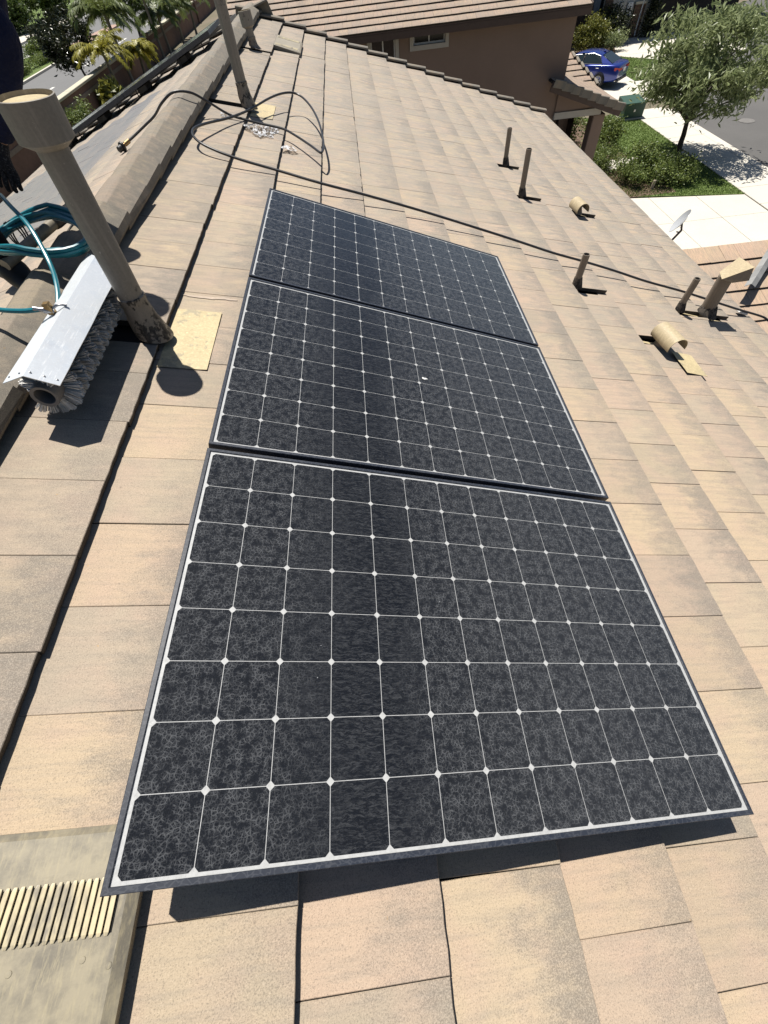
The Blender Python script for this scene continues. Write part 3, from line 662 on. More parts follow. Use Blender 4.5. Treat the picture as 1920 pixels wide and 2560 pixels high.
roof_plate(3.50, 3.95, 3.328, 3.345, n=-0.034, th=0.003).build('flashing_strip', M_FLASH, t_)
# hood: a sheet-metal wedge that opens towards the street
D_, A_, B_, C_ = Vector((3.405, 3.24, -0.785)), Vector((3.44, 3.345, -0.785)), Vector((3.665, 3.49, -0.762)), Vector((3.69, 3.315, -0.762)); th = Vector((0, 0, -.003)); dz = Vector((.03, 0, -.105))
top = [D_, C_, B_, A_]; mb = MB(); mb.add(top + [p + th for p in top], [(0, 1, 2, 3), (7, 6, 5, 4), (0, 4, 5, 1), (1, 5, 6, 2), (2, 6, 7, 3), (3, 7, 4, 0)]); mb.build('hood', M_HOOD, t_)
i_ = lambda p: p.lerp((D_ + B_) / 2, .03) + th
mb = MB(); d_, c_, b2, a_ = i_(D_), i_(C_), i_(B_), i_(A_); mb.add([d_, c_, c_ + dz, d_.lerp(c_, .5) + Vector((0, 0, -.075)), a_, b2, b2 + dz, a_.lerp(b2, .5) + Vector((0, 0, -.075))], [(0, 3, 2, 1), (4, 5, 6, 7), (0, 4, 7, 3)]); mb.build('hood_sides', M_PIPE2, t_)
# barrel hoods
def barrel(label, u, v, r, ln, hgt, tail):
    b = R(u, v, -0.02); t_ = thing('barrel_vent', label, 'roof vent', b, 'barrel hood vents on the roof')
    mb = MB(); mb.lathe([(r * 0.92, 0), (r * 0.66, 0.05), (r * 0.66, hgt + 0.05)], R(u, v + ln * 0.15, -0.02), (0, 0, 1), 22); mb.build('neck', M_PIPE2, t_)
    N = 14; yb = Vector((0.10, -1, 0.0)).normalized(); xb = Vector((1, 0.10, 0)).normalized(); up = Vector((0, 0, 1)); base = b + Vector((0, 0, hgt + 0.02))
    def arc(yy, rr, drop=0.0):
        pts = []
        for k in range(N + 1):
            a = -0.28 + (math.pi + 0.56) * k / N; pts.append(base + yb * yy + xb * (math.cos(a) * rr) + up * (math.sin(a) * rr - drop))
        return pts
    o0 = arc(-ln * 0.5, r); o1 = arc(ln * 0.5, r); i0 = arc(-ln * 0.5, r - 0.004); i1 = arc(ln * 0.5, r - 0.004); M1 = N + 1
    fs = []
    for k in range(N): fs += [(k, k + 1, M1 + k + 1, M1 + k), (2 * M1 + k, 3 * M1 + k, 3 * M1 + k + 1, 2 * M1 + k + 1), (k, 2 * M1 + k, 2 * M1 + k + 1, k + 1), (M1 + k, M1 + k + 1, 3 * M1 + k + 1, 3 * M1 + k)]
    fs += [(0, M1, 3 * M1, 2 * M1), (N, 2 * M1 + N, 3 * M1 + N, M1 + N)]
    mb = MB(); mb.add(o0 + o1 + i0 + i1, fs, True); mb.build('hood', M_HOOD, t_)
    mb = MB(); bk = arc(-ln * 0.49, r - 0.003); mb.add(bk, [tuple(range(M1))]); mb.build('back_plate', M_HOOD, t_)
    if tail: roof_plate(u + 0.02, u + 0.20, v - 0.30, v - ln * 0.25, n=0.005, follow=False).build('flashing_plate', M_FLASH, t_)
    roof_plate(u - 0.2, u + 0.15, v + 0.06, v + 0.085, n=-0.034, th=0.003).build('flashing_strip', M_FLASH, t_)
    return t_
barrel('cream barrel-shaped roof vent with a flashing strip, nearest the right eave', 2.875, 2.63, 0.068, 0.225, 0.060, True)
barrel('small cream barrel roof vent beyond the black hose, right of the tall thin pipe', 3.10, 5.10, 0.066, 0.20, 0.045, False)
# flat louvred attic vents
def louver_vent(label, v_top, v_bot, rows_v, u0=-0.335, u1=0.016, detail=True, bm_=None):
    t_ = thing('louver_vent', label, 'attic vent', R(u0, v_bot, 0), 'flat louvred attic vents'); m = axes(*RIGHT_AX, (0, 0, 0))
    mb = MB(); e = 0.004; h = 0.020
    out = [(u0, v_bot), (u1, v_bot), (u1, v_top), (u0, v_top)]; inn = [(u0, v_bot + .012), (u1 - .022, v_bot + .012), (u1 - .022, v_top - .012), (u0, v_top - .012)]
    vs = [R(u, v, -0.026) for u, v in out] + [R(u, v, h - 0.010) for u, v in out] + [R(u, v, h + (0.0 if u > 0.0 - .05 else -0.012)) for u, v in inn]
    mb.add(vs, [(8, 9, 10, 11)] + [(a * 4 + i, a * 4 + (i + 1) % 4, (a + 1) * 4 + (i + 1) % 4, (a + 1) * 4 + i) for a in range(2) for i in range(4)]); mb.build('vent_body', bm_ or M_VENT, t_)
    top = lambda u: h - 0.012 + 0.012 * (u - u0) / (u1 - .022 - u0)
    for (ra, rb) in rows_v:
        bk = MB(); bk.add([R(u, v, top(u) + 0.0012) for u, v in ((u0 + .015, ra + .004), (u1 - .036, ra + .004), (u1 - .036, rb - .004), (u0 + .015, rb - .004))], [(0, 1, 2, 3)]); bk.build('slot_opening', M_DARKIN, t_)
        n = 23
        for i in range(n):
            u = u0 + 0.022 + (u1 - u0 - 0.066) * i / (n - 1); mb = MB(); w = 0.0060
            prof = [(-w, 0.0002), (-w * .8, 0.0018), (0.0, 0.0032), (w * .66, 0.0046), (w * .72, 0.0004)]
            ends = [ra, ra + .006, rb - .006, rb]; sc = [0.15, 1, 1, 0.15]; vs = []
            for v, s_ in zip(ends, sc):
                for x, z in prof: vs.append(R(u + x * (0.5 + s_ / 2), v, top(u) + 0.0015 + z * s_))
            fs = [(a * 5 + k, a * 5 + k + 1, (a + 1) * 5 + k + 1, (a + 1) * 5 + k) for a in range(3) for k in range(4)]
            mb.add(vs, fs, False); mb.build('louver', M_RIB, t_)
    if detail:
        for (u, v) in ((-0.178, -0.128), (-0.060, -0.124), (-0.012, -0.137)):
            mb = MB(); mb.lathe([(0.0055, 0), (0.0048, 0.0007), (0, 0.0009)], R(u, v, top(u) + 0.0005), (SP, 0, CP), 12); mb.build('rivet', M_VENT, t_)
louver_vent('flat metal louvred attic vent in the bottom left corner', 0.080, -0.60, [(-0.095, -0.006), (-0.55, -0.46)])
louver_vent('flat louvred attic vent set among the tiles near the far gable', 9.03, 8.30, [(8.36, 8.46), (8.86, 8.96)], detail=False, bm_=worn('tan_vent_paint', (0.33, 0.295, 0.235), rough=0.7))
# chip of white plaster by the hose
mb = MB(); mb.cbox((4.21, 3.50, 0.004), (4.31, 3.56, 0.022), 0.006, axes(*RIGHT_AX, (0, 0, 0))); o = mb.build('plaster_chip', M_WHITE, loc=R(4.26, 3.53)); tag(o, 'small white chip lying beside the hose at the right eave', 'chip')
# ---------------------------------------------------------------- hoses and the brush
def smooth(pts, sub_=5):
    pts = [Vector(p) for p in pts]; out = []
    for i in range(len(pts) - 1):
        p0 = pts[max(i - 1, 0)]; p1 = pts[i]; p2 = pts[i + 1]; p3 = pts[min(i + 2, len(pts) - 1)]
        for k in range(sub_):
            t = k / sub_; out.append(0.5 * ((2 * p1) + (p2 - p0) * t + (2 * p0 - 5 * p1 + 4 * p2 - p3) * t * t + (3 * p1 - p0 - 3 * p2 + p3) * t ** 3))
    out.append(pts[-1]); return out
HOSE = [(5.2, 3.30, -0.25), (4.70, 3.44, -0.03), (4.541, 3.485, 0.016), (4.468, 3.518, 0.022), (4.147, 3.506, 0.036), (3.807, 3.547, 0.040), (3.552, 3.584, 0.040), (3.183, 3.603, 0.040), (2.880, 3.657, 0.040), (2.575, 3.691, 0.040), (2.274, 3.707, 0.040), (1.949, 3.766, 0.040), (1.630, 3.814, 0.040), (1.125, 3.893, 0.035), (0.667, 3.919, 0.035), (0.334, 3.920, 0.035), (0.003, 3.968, 0.030), (-0.221, 3.983, 0.030), (-0.390, 4.008, 0.035), (-0.521, 4.062, 0.040), (-0.590, 4.142, 0.045), (-0.614, 4.227, 0.050), (-0.606, 4.336, 0.050), (-0.550, 4.518, 0.045), (-0.450, 4.776, 0.035), (-0.352, 4.993, 0.044), (-0.271, 5.189, 0.060), (-0.168, 5.436, 0.090), (-0.073, 5.614, 0.110), (0.023, 5.722, 0.120), (0.116, 5.699, 0.120), (0.214, 5.456, 0.120), (0.288, 5.128, 0.115), (0.330, 4.776, 0.110), (0.346, 4.518, 0.100), (0.335, 4.396, 0.095), (0.317, 4.385, 0.090), (0.242, 4.542, 0.075), (0.116, 4.757, 0.055), (-0.003, 4.906, 0.040), (-0.181, 4.95, 0.022), (-0.328, 4.955, 0.017), (-0.46, 4.97, 0.018)]
hp = [R(*p) for p in HOSE] + [Vector(p) for p in ((-0.572, 4.93, 0.262), (-0.66, 4.86, 0.332), (-0.78, 4.82, 0.352), (-0.90, 4.82, 0.302), (-1.02, 4.88, 0.222), (-1.13, 4.87, 0.172), (-1.235, 4.80, 0.128), (-1.275, 4.73, 0.114))]
t_ = thing('black_hose', 'long black hose looped across the roof tiles above the solar panels', 'hose', R(0.3, 3.9))
mb = MB(); mb.tube(smooth(hp), 0.0088, 10); mb.build('hose', M_BLACKHOSE, t_)
e0 = Vector((-1.275, 4.73, 0.114)); ed = Vector((-0.5, -0.8, -0.17)).normalized()
mb = MB(); mb.lathe([(0.0, -0.02), (0.016, -0.02), (0.016, 0.03), (0.012, 0.035), (0.012, 0.06)], e0, ed, 14); mb.build('ferrule', M_BRASS, t_)
mb = MB(); mb.lathe([(0.012, 0.055), (0.034, 0.058), (0.034, 0.072), (0.022, 0.076), (0.022, 0.11), (0.012, 0.112), (0.0, 0.112)], e0, ed, 16); mb.build('coupling', M_BLKPL, t_)
# water that dripped below the far pipe
def puddle(label, pts, n=0.0035):
    mb = MB(); c = [R(u, v, n) for u, v in pts]; mid = R(sum(p[0] for p in pts) / len(pts), sum(p[1] for p in pts) / len(pts), n + 0.0015)
    mb.add(c + [mid], [(i, (i + 1) % len(c), len(c)) for i in range(len(c))], True); o = mb.build('puddle', M_WATER, loc=c[0]); tag(o, label, 'puddle', 'water on the tiles')
def blob(u, v, a, b, seed, n=26):
    r = random.Random(seed); ph = [r.uniform(0, 6.28) for _ in range(5)]; out = []
    for k in range(n):
        t = 2 * math.pi * k / n; q = 1 + 0.22 * math.sin(2 * t + ph[0]) + 0.18 * math.sin(3 * t + ph[1]) + 0.14 * math.sin(5 * t + ph[2]) + .1 * math.sin(8 * t + ph[3]); out.append((u + a * q * math.cos(t), v + b * q * math.sin(t)))
    return out
puddle('largest bright glinting wet patch on the tile below the far pipe', blob(-0.165, 4.90, 0.115, 0.19, 1), -0.004)
puddle('bright glinting wet patch left of the far pipe base, by the ridge', blob(-0.47, 5.02, 0.07, 0.06, 2), -0.003)
puddle('small wet spot to the right of the largest puddle', blob(0.07, 4.62, 0.05, 0.07, 3), 0.0)

# roller brush under a bent aluminium guard
A0 = R(-0.553, 1.268, 0.096); A1 = R(-0.570, 1.985, 0.096); ad = (A1 - A0).normalized(); LN = (A1 - A0).length
t_ = thing('roller_brush', 'solar cleaning roller brush with white bristles under a bent aluminium guard', 'brush', R(-0.555, 1.6, 0))
xs = Vector((1, 0, 0)); xs = (xs - ad * xs.dot(ad)).normalized(); zs = ad.cross(xs) * -1
if zs.z < 0: zs = -zs
mb = MB(); mb.lathe([(0.030, 0.10), (0.030, -0.004), (0.0405, -0.006), (0.0415, 0.0), (0.0415, LN)], A0, ad, 30); mb.build('core_tube', M_TUBE, t_)
mb = MB(); r_ = random.Random(5); starts = 2; pitch = 0.128; stepn = 150
turns = LN / pitch; vs = []; fs = []
ntuft = 17
for s_ in range(starts):
    for i in range(int(turns * ntuft)):
        th_ = 2 * math.pi * (i / ntuft + s_ / starts); y = pitch * i / ntuft
        if y < 0.008 or y > LN - 0.008: continue
        for q in range(64):
            ra_ = math.sqrt(r_.random()); ph_ = r_.uniform(0, 6.2832); oy = ra_ * math.cos(ph_); oa = ra_ * math.sin(ph_)
            a = th_ + oa * 0.15; yy = y + oy * 0.009; c_ = A0 + ad * yy; dr = xs * math.cos(a) + zs * math.sin(a); tn = xs * -math.sin(a) + zs * math.cos(a)
            ro = (0.077 if math.sin(a) > 0.30 else 0.096) - 0.010 * ra_ ** 3 + r_.gauss(0, 0.001); wv_ = (ad if q % 2 else tn) * 0.0016
            p0 = c_ + dr * 0.041; p1 = A0 + ad * (y + oy * 0.0135 + r_.gauss(0, .001)) + (xs * math.cos(a + oa * .05) + zs * math.sin(a + oa * .05)) * ro
            b_ = len(vs); vs += [p0 - wv_, p0 + wv_, p1 + wv_, p1 - wv_]; fs.append((b_, b_ + 1, b_ + 2, b_ + 3))
mb.add(vs, fs); o = mb.build('bristles', M_BRISTLE, t_, kind='stuff')
# guard
th_ = 0.0025
near = [R(-0.640, 1.245, 0.152), R(-0.560, 1.232, 0.206), R(-0.478, 1.247, 0.170)]; far = [R(-0.652, 2.10, 0.150), R(-0.576, 1.99, 0.206), R(-0.492, 1.95, 0.170)]
mb = MB(); up = R(0, 0, th_)
rows_ = 9; vs = []
for i in range(rows_):
    t = i / (rows_ - 1)
    for a, b in zip(near, far): vs.append(a.lerp(b, t) + Vector((0, 0, random.uniform(-.0008, .0008))))
n = len(vs); vs2 = [p - up for p in vs]; fs = []
for i in range(rows_ - 1):
    for k in range(2): fs += [(i * 3 + k, i * 3 + k + 1, i * 3 + k + 4, i * 3 + k + 3), (n + i * 3 + k, n + i * 3 + k + 3, n + i * 3 + k + 4, n + i * 3 + k + 1)]
    fs += [(i * 3, i * 3 + 3, n + i * 3 + 3, n + i * 3), (i * 3 + 2, n + i * 3 + 2, n + i * 3 + 5, i * 3 + 5)]
for k in range(2): fs += [(k, n + k, n + k + 1, k + 1), (n - 3 + k, n - 2 + k, 2 * n - 2 + k, 2 * n - 3 + k)]
mb.add(vs + vs2, fs); mb.build('guard', M_BRUSHED, t_)
for (a, b, f) in ((near[1], near[2], 0.12), (near[1], near[2], 0.5), (near[1], near[2], 0.86), (near[0], near[1], 0.7), (near[0], near[1], 0.2)):
    p = a.lerp(b, f) + (far[1] - near[1]).normalized() * 0.022; nm = (b - a).cross(far[1] - near[1]).normalized(); nm = nm if nm.z > 0 else -nm
    mb = MB(); mb.lathe([(0.0035, 0), (0.0028, 0.002), (0, 0.003)], p, nm, 10); mb.build('rivet', M_STEEL, t_)
# handle bracket inside the far end, spray fitting on the guard
fp = R(-0.612, 1.60, 0.19)
mb = MB(); mb.lathe([(0.0, -0.012), (0.011, -0.012), (0.011, 0.02), (0.008, 0.022), (0.008, 0.05)], fp, (-0.9, -0.15, 0.35), 12); mb.build('hose_fitting', M_STEEL, t_)
mb = MB(); mb.cbox(fp + Vector((-0.012, -0.01, -0.012)), fp + Vector((0.012, 0.014, 0.028)), 0.003); mb.build('valve', M_BRASS, t_)
mb = MB(); mb.tube(smooth([fp + Vector((0.0, 0, 0.0)), fp + Vector((0.03, 0.012, 0.012)), fp + Vector((0.055, 0.02, 0.004))]), 0.005, 8); mb.build('spray_tube', M_STEEL, t_)
# teal hose: feed to the brush, and the coil held at the ridge
t_ = thing('teal_hose', 'coil of teal water hose by the glove at the ridge, lead running to the brush', 'hose', Vector((-0.8, 2.2, 0.33)))
path = []; cc = Vector((-0.80, 2.22, 0.375)); r_ = random.Random(9)
nl = 8
offs = [(r_.gauss(0, .022), r_.gauss(0, .014)) for _ in range(nl + 2)]
for i in range(nl * 32):
    a = 2 * math.pi * i / 32 + 0.6; k = i / 32; j = int(k); f = k - j; f = f * f * (3 - 2 * f)
    o1, o2 = offs[j], offs[j + 1]; da = o1[0] * (1 - f) + o2[0] * f; dzz = o1[1] * (1 - f) + o2[1] * f
    pin = math.exp(-((math.atan2(math.sin(a - 2.6), math.cos(a - 2.6))) / 0.5) ** 2); da *= 1 - .7 * pin
    x = math.cos(a) * (0.262 + da); y = math.sin(a) * (0.165 + da * .8)
    ca, sa = math.cos(-0.55), math.sin(-0.55); xr_ = x * ca - y * sa; path.append(cc + Vector((xr_, x * sa + y * ca, 0.036 + dzz - 0.16 * abs(xr_) + .006 * math.sin(3 * a + j))))
mb = MB(); mb.tube(path, 0.0085, 8); mb.build('coil', M_TEAL, t_)
mb = MB(); mb.tube(smooth([cc + Vector((-0.13, 0.13, 0.13)), cc + Vector((-0.02, -0.02, 0.135)), cc + Vector((0.10, -0.17, 0.10)), Vector((-0.63, 1.92, 0.40)), Vector((-0.58, 1.80, 0.365)), Vector((-0.565, 1.70, 0.33)), Vector((-0.60, 1.64, 0.30))]), 0.0085, 10); mb.build('lead', M_TEAL, t_)
mb = MB(); mb.tube(smooth([fp + Vector((-0.03, -0.005, 0.012)), fp + Vector((-0.09, -0.004, 0.012)), fp + Vector((-0.18, 0.01, 0.02)), fp + Vector((-0.30, 0.06, 0.03)), fp + Vector((-0.46, 0.16, 0.02)), fp + Vector((-0.60, 0.30, -0.02))]), 0.0085, 10); mb.build('feed', M_TEAL, t_)
mb = MB()
for q in range(3):
    c_ = path[len(path) - 20] + Vector((0.0, 0.0, -0.03)); mb.tube([c_ + Vector((math.cos(a) * 0.032 + q * 0.012 - 0.01, math.sin(a) * 0.012 * q, math.sin(a) * 0.055)) for a in [6.2832 * k / 16 for k in range(16)]], 0.0035, 6, closed=True)
mb.build('tie_strap', M_BLKPL, t_)
# telescopic pole lying on the ridge behind the coil
t_ = thing('water_fed_pole', 'grey pole end with a black ribbed grip lying on the ridge behind the coil', 'pole', Vector((-0.9, 2.6, 0.3)))
q0 = Vector((-0.97, 2.13, 0.325)); q1 = Vector((-0.825, 2.60, 0.352)); qd = (q1 - q0).normalized()
mb = MB(); mb.tube([q0, q1 - qd * 0.12], 0.023, 14); mb.build('pole', worn('khaki_pole', (0.30, 0.26, 0.19), (0.16, 0.14, 0.11), rough=0.5), t_)
mb = MB(); mb.lathe([(0.026, -0.14), (0.029, -0.12), (0.029, -0.05), (0.021, -0.04)] + [(0.021 + 0.006 * (k % 2), -0.04 + 0.008 * k) for k in range(9)] + [(0, 0.03)], q1, qd, 16); mb.build('grip', M_BLKPL, t_)

# dried smear of mortar on the course above the near flashing, and a bird dropping on the middle panel
def smear(name, parent, pts, mat, n):
    mb = MB(); c = [R(u, v, n(u)) for u, v in pts]; mid = R(sum(p[0] for p in pts) / len(pts), sum(p[1] for p in pts) / len(pts), n(sum(p[0] for p in pts) / len(pts)) + .001)
    mb.add(c + [mid], [(i, (i + 1) % len(c), len(c)) for i in range(len(c))], True); return mb.build(name, mat, parent)
tn = lambda u: -0.0925 * (U0 + 2 * EXPO - u) + 0.0022
smear('mortar_smear', slope, blob(-0.215, 2.21, 0.085, 0.011, 8), worn('dry_mortar', (0.55, 0.45, 0.36), rough=0.9), tn); smear('mortar_smear', slope, blob(-0.115, 2.215, 0.045, 0.010, 9), worn('dry_mortar_b', (0.52, 0.43, 0.35), rough=0.9), tn)
dp = P(0.786, 1.601, 0.0016); mb = MB(); bl_ = blob(0, 0, 0.011, 0.008, 4, 14); mb.add([dp + PAX[0] * a + PAX[1] * b for a, b in bl_] + [dp + PAX[2] * 0.002], [(i, (i + 1) % 14, 14) for i in range(14)], True)
tag(mb.build('bird_dropping', M_WHITE, loc=dp), 'small white bird dropping on the middle solar panel', 'dropping')
# ---------------------------------------------------------------- ground, street, walks
def struct(name, mb, mat, parent=None, kind='structure'):
    o = mb.build(name, mat, parent); 
    if not parent: o['kind'] = kind
    return o
mb = MB(); mb.add([(-400, -300, GZ - 0.012), (400, -300, GZ - 0.012), (400, 500, GZ - 0.012), (-400, 500, GZ - 0.012)], [(0, 1, 2, 3)]); struct('ground', mb, M_GROUND)
KX = 17.2; SX = 15.42
mb = MB(); st_ = [(KX, -60), (48, -60), (48, 60), (31, 52), (24.5, 42), (21.5, 36), (19.4, 31.5), (KX, 28)]; mb.add([(x, y, GZ - 0.004) for x, y in st_], [tuple(range(8))]); struct('street', mb, M_ASPH)
# manhole cover
mb = MB(); mb.lathe([(0.36, 0.0), (0.36, 0.012), (0.33, 0.016), (0, 0.016)], (19.9, 25.9, GZ - 0.003), (0, 0, 1), 28); o = mb.build('manhole_cover', worn('cast_iron', (0.20, 0.19, 0.18), rough=0.8), loc=(19.9, 25.9, GZ)); tag(o, 'round manhole cover in the grey street by the tree', 'manhole cover')
# sidewalk slabs and kerb segments
side = MB(); sroot = bpy.data.objects.new('sidewalk', None); COL.objects.link(sroot); sroot['kind'] = 'structure'; WL[sroot.name] = Vector()
kroot = bpy.data.objects.new('kerb', None); COL.objects.link(kroot); kroot['kind'] = 'structure'; WL[kroot.name] = Vector()
y = 8.0; i = 0
while y < 29.0:
    mb = MB(); mb.cbox((SX, y + 0.008, GZ - 0.1), (KX - 0.16, y + 1.50, GZ + 0.085 + random.uniform(-.003, .003)), 0.012); mb.build('slab', M_CONC, sroot)
    mb = MB(); mb.cbox((KX - 0.15, y + 0.004, GZ - 0.1), (KX + 0.0, y + 1.504, GZ + 0.09), 0.02); mb.build('kerb_stone', M_CONC, kroot)
    if i % 2 == 0:
        mb = MB(); mb.cbox((KX + 0.004, y + 0.004, GZ - 0.1), (KX + 0.45, y + 3.012, GZ + 0.004), 0.006); mb.build('gutter_pan', M_CONC, kroot)
    y += 1.508; i += 1
def slabs(name, x0, x1, y0, y1, nx, ny, z=GZ + 0.05, mat=None, skew=None):
    r_ = bpy.data.objects.new(name, None); COL.objects.link(r_); r_['kind'] = 'structure'; WL[r_.name] = Vector()
    for i in range(nx):
        for j in range(ny):
            a = x0 + (x1 - x0) * i / nx; b = x0 + (x1 - x0) * (i + 1) / nx; c = y0 + (y1 - y0) * j / ny; d = y0 + (y1 - y0) * (j + 1) / ny
            f = skew or (lambda x, y: 0); mb = MB(); e = 0.007
            pts = [(a + e, c + e), (b - e, c + e), (b - e, d - e), (a + e, d - e)]; pts = [(x_, y_ + f(x_, y_)) for x_, y_ in pts]
            mb.poly(pts, GZ - 0.1, z + random.uniform(-.002, .002)); mb.build('slab', mat or M_CONC, r_)
    return r_
slabs('driveway', 8.6, 15.40, 11.8, 18.75, 4, 3, skew=lambda x, y: (-(x - 11.8) * 0.20 if y > 18.5 else 0))
slabs('garden_path', 10.2, 15.40, 21.85, 22.95, 5, 1)
slabs('neighbour_driveway', 9.5, 19.3, 30.6, 34.55, 5, 2)
slabs('car_pad', 9.5, 17.98, 34.57, 38.2, 4, 2)
slabs('far_driveway', 19.3, 27, 38.6, 45.8, 3, 3)
def lawn(name, label, pts, n, hgt=0.05):
    mb = MB(); mb.poly(pts, GZ - 0.1, GZ + 0.055); o = mb.build(name + '_turf', M_LAWN); o['kind'] = 'structure'
    xs_ = [p[0] for p in pts]; ys_ = [p[1] for p in pts]; V = []; F = []; k = 0; r_ = random.Random(len(pts) + n)
    while k < n:
        x = r_.uniform(min(xs_), max(xs_)); y = r_.uniform(min(ys_), max(ys_))
        if not inpoly((x, y), pts): continue
        a = r_.uniform(0, 6.28); w = 0.018; h = hgt * r_.uniform(.5, 1.2); dx, dy = math.cos(a) * w, math.sin(a) * w; lx, ly = r_.gauss(0, .02), r_.gauss(0, .02); b = len(V)
        V += [(x - dx, y - dy, GZ + .05), (x + dx, y + dy, GZ + .05), (x + lx, y + ly, GZ + .055 + h)]; F.append((b, b + 1, b + 2)); k += 1
    mb = MB(); mb.add(V, F); o = mb.build(name, M_GRASS); tag(o, label, 'grass', kind='stuff')
lawn('front_lawn', 'sunlit lawn strip between the green utility box and the garden path', [(12.9, 23.0), (SX, 23.0), (SX, 28.9), (12.2, 28.9)], 9000)
lawn('shaded_lawn', 'small lawn in the shade of the street tree', [(11.2, 19.0), (SX, 18.05), (SX, 21.8), (11.2, 21.8)], 9000)
lawn('drive_lawn', 'lawn strip between the two far driveways beside the blue car', [(18.02, 34.6), (21.2, 35.6), (21.6, 38.3), (19.25, 41.0), (16.0, 41.0), (16.0, 38.3), (18.02, 38.3)], 9000)
mb = MB(); mb.poly([(9.5, 18.9), (13.2, 18.9), (13.2, 21.8), (9.5, 21.8)], GZ - 0.05, GZ + 0.06); struct('planting_bed', mb, M_SOIL)
mb = MB(); mb.poly([(9.5, 23.0), (12.88, 23.0), (12.88, 28.9), (9.5, 28.9)], GZ - 0.05, GZ + 0.058); struct('planting_bed', mb, M_SOIL)
mb = MB(); mb.poly([(15.5, 41.02), (19.28, 41.02), (21.0, 45.7), (15.5, 45.7)], GZ - 0.05, GZ + 0.058); struct('planting_bed', mb, M_SOIL)
# the avenue on the left
mb = MB(); mb.add([(-30.6, -100, GZ), (-19.2, -100, GZ), (-19.2, 300, GZ), (-30.6, 300, GZ)], [(0, 1, 2, 3)]); struct('avenue', mb, M_ASPH2)
mb = MB(); mb.add([(-42.2, -100, GZ), (-30.6, -100, GZ), (-30.6, 300, GZ), (-42.2, 300, GZ)], [(0, 1, 2, 3)]); struct('avenue', mb, M_ASPH2)
mb = MB(); mb.poly([(-36.4, -100), (-30.6, -100), (-30.6, 73), (-31.2, 76), (-33.5, 76.5), (-36.4, 72)], GZ - 0.1, GZ + 0.14); struct('median', mb, M_LAWN)
mb = MB(); mb.poly([(-30.6, -100), (-30.3, -100), (-30.3, 76.2), (-30.9, 77.0), (-30.9, 75.6), (-30.6, 73)], GZ - 0.1, GZ + 0.155); struct('kerb', mb, M_CONC)
mb = MB(); mb.poly([(-33.2, 76.6), (-30.6, 75.6), (-30.6, 92), (-32.0, 92)], GZ - 0.1, GZ + 0.15); struct('median_pavers', mb, M_PINK)
mb = MB(); mb.poly([(-45.2, -100), (-42.2, -100), (-42.2, 300), (-45.2, 300)], GZ - 0.1, GZ + 0.15); struct('sidewalk', mb, M_CONC)
mb = MB(); mb.poly([(-120, -100), (-45.2, -100), (-45.2, 300), (-120, 300)], GZ - 0.1, GZ + 0.13); struct('verge', mb, M_LAWN)
for i, yy in enumerate(range(30, 130, 6)):
    if i % 2: continue
    mb = MB(); mb.add([(-26.4, yy - 2, GZ + .004), (-26.1, yy - 2, GZ + .004), (-26.1, yy + 1.3, GZ + .004), (-26.4, yy + 1.3, GZ + .004)], [(0, 1, 2, 3)]); struct('lane_marking', mb, M_LINE)
    mb = MB(); mb.add([(-34.6, yy + 44, GZ + .004), (-34.3, yy + 44, GZ + .004), (-34.3, yy + 47, GZ + .004), (-34.6, yy + 47, GZ + .004)], [(0, 1, 2, 3)])
    if yy > 36: struct('lane_marking', mb, M_LINE)
    mb = MB(); mb.add([(-39.1, yy + 38, GZ + .004), (-38.8, yy + 38, GZ + .004), (-38.8, yy + 41, GZ + .004), (-39.1, yy + 41, GZ + .004)], [(0, 1, 2, 3)]); struct('lane_marking', mb, M_LINE)
mb = MB(); mb.add([(-37.0, 20, GZ + .004), (-36.7, 20, GZ + .004), (-36.7, 79, GZ + .004), (-37.0, 79, GZ + .004)], [(0, 1, 2, 3)]); struct('lane_marking', mb, M_LINE)
mb = MB(); mb.add([(-41.7, 20, GZ + .004), (-41.5, 20, GZ + .004), (-41.5, 260, GZ + .004), (-41.7, 260, GZ + .004)], [(0, 1, 2, 3)]); struct('lane_marking', mb, M_LINE)
# boundary wall with cap and mid band
w_ = thing('boundary_wall', 'long brown boundary wall with a cream cap along the avenue', 'wall', (-18.1, 60, GZ))
mb = MB(); mb.box((-18.25, 10, GZ - 0.1), (-17.95, 160, -4.72)); mb.build('wall_body', M_WALLB, w_)
yy = 10
while yy < 150:
    mb = MB(); mb.cbox((-18.36, yy, -4.72), (-17.84, yy + 5.98, -4.58), 0.02); mb.build('wall_cap', M_CAPST, w_); yy += 6
mb = MB(); mb.box((-18.28, 10, -5.25), (-17.92, 160, -5.05)); mb.build('band', worn('grey_band', (0.26, 0.22, 0.18), rough=0.9), w_)
yy = 12
while yy < 150:
    mb = MB(); mb.cbox((-18.45, yy, GZ), (-17.75, yy + 0.55, -4.45), 0.03); mb.build('pilaster', M_WALLB, w_); yy += 24
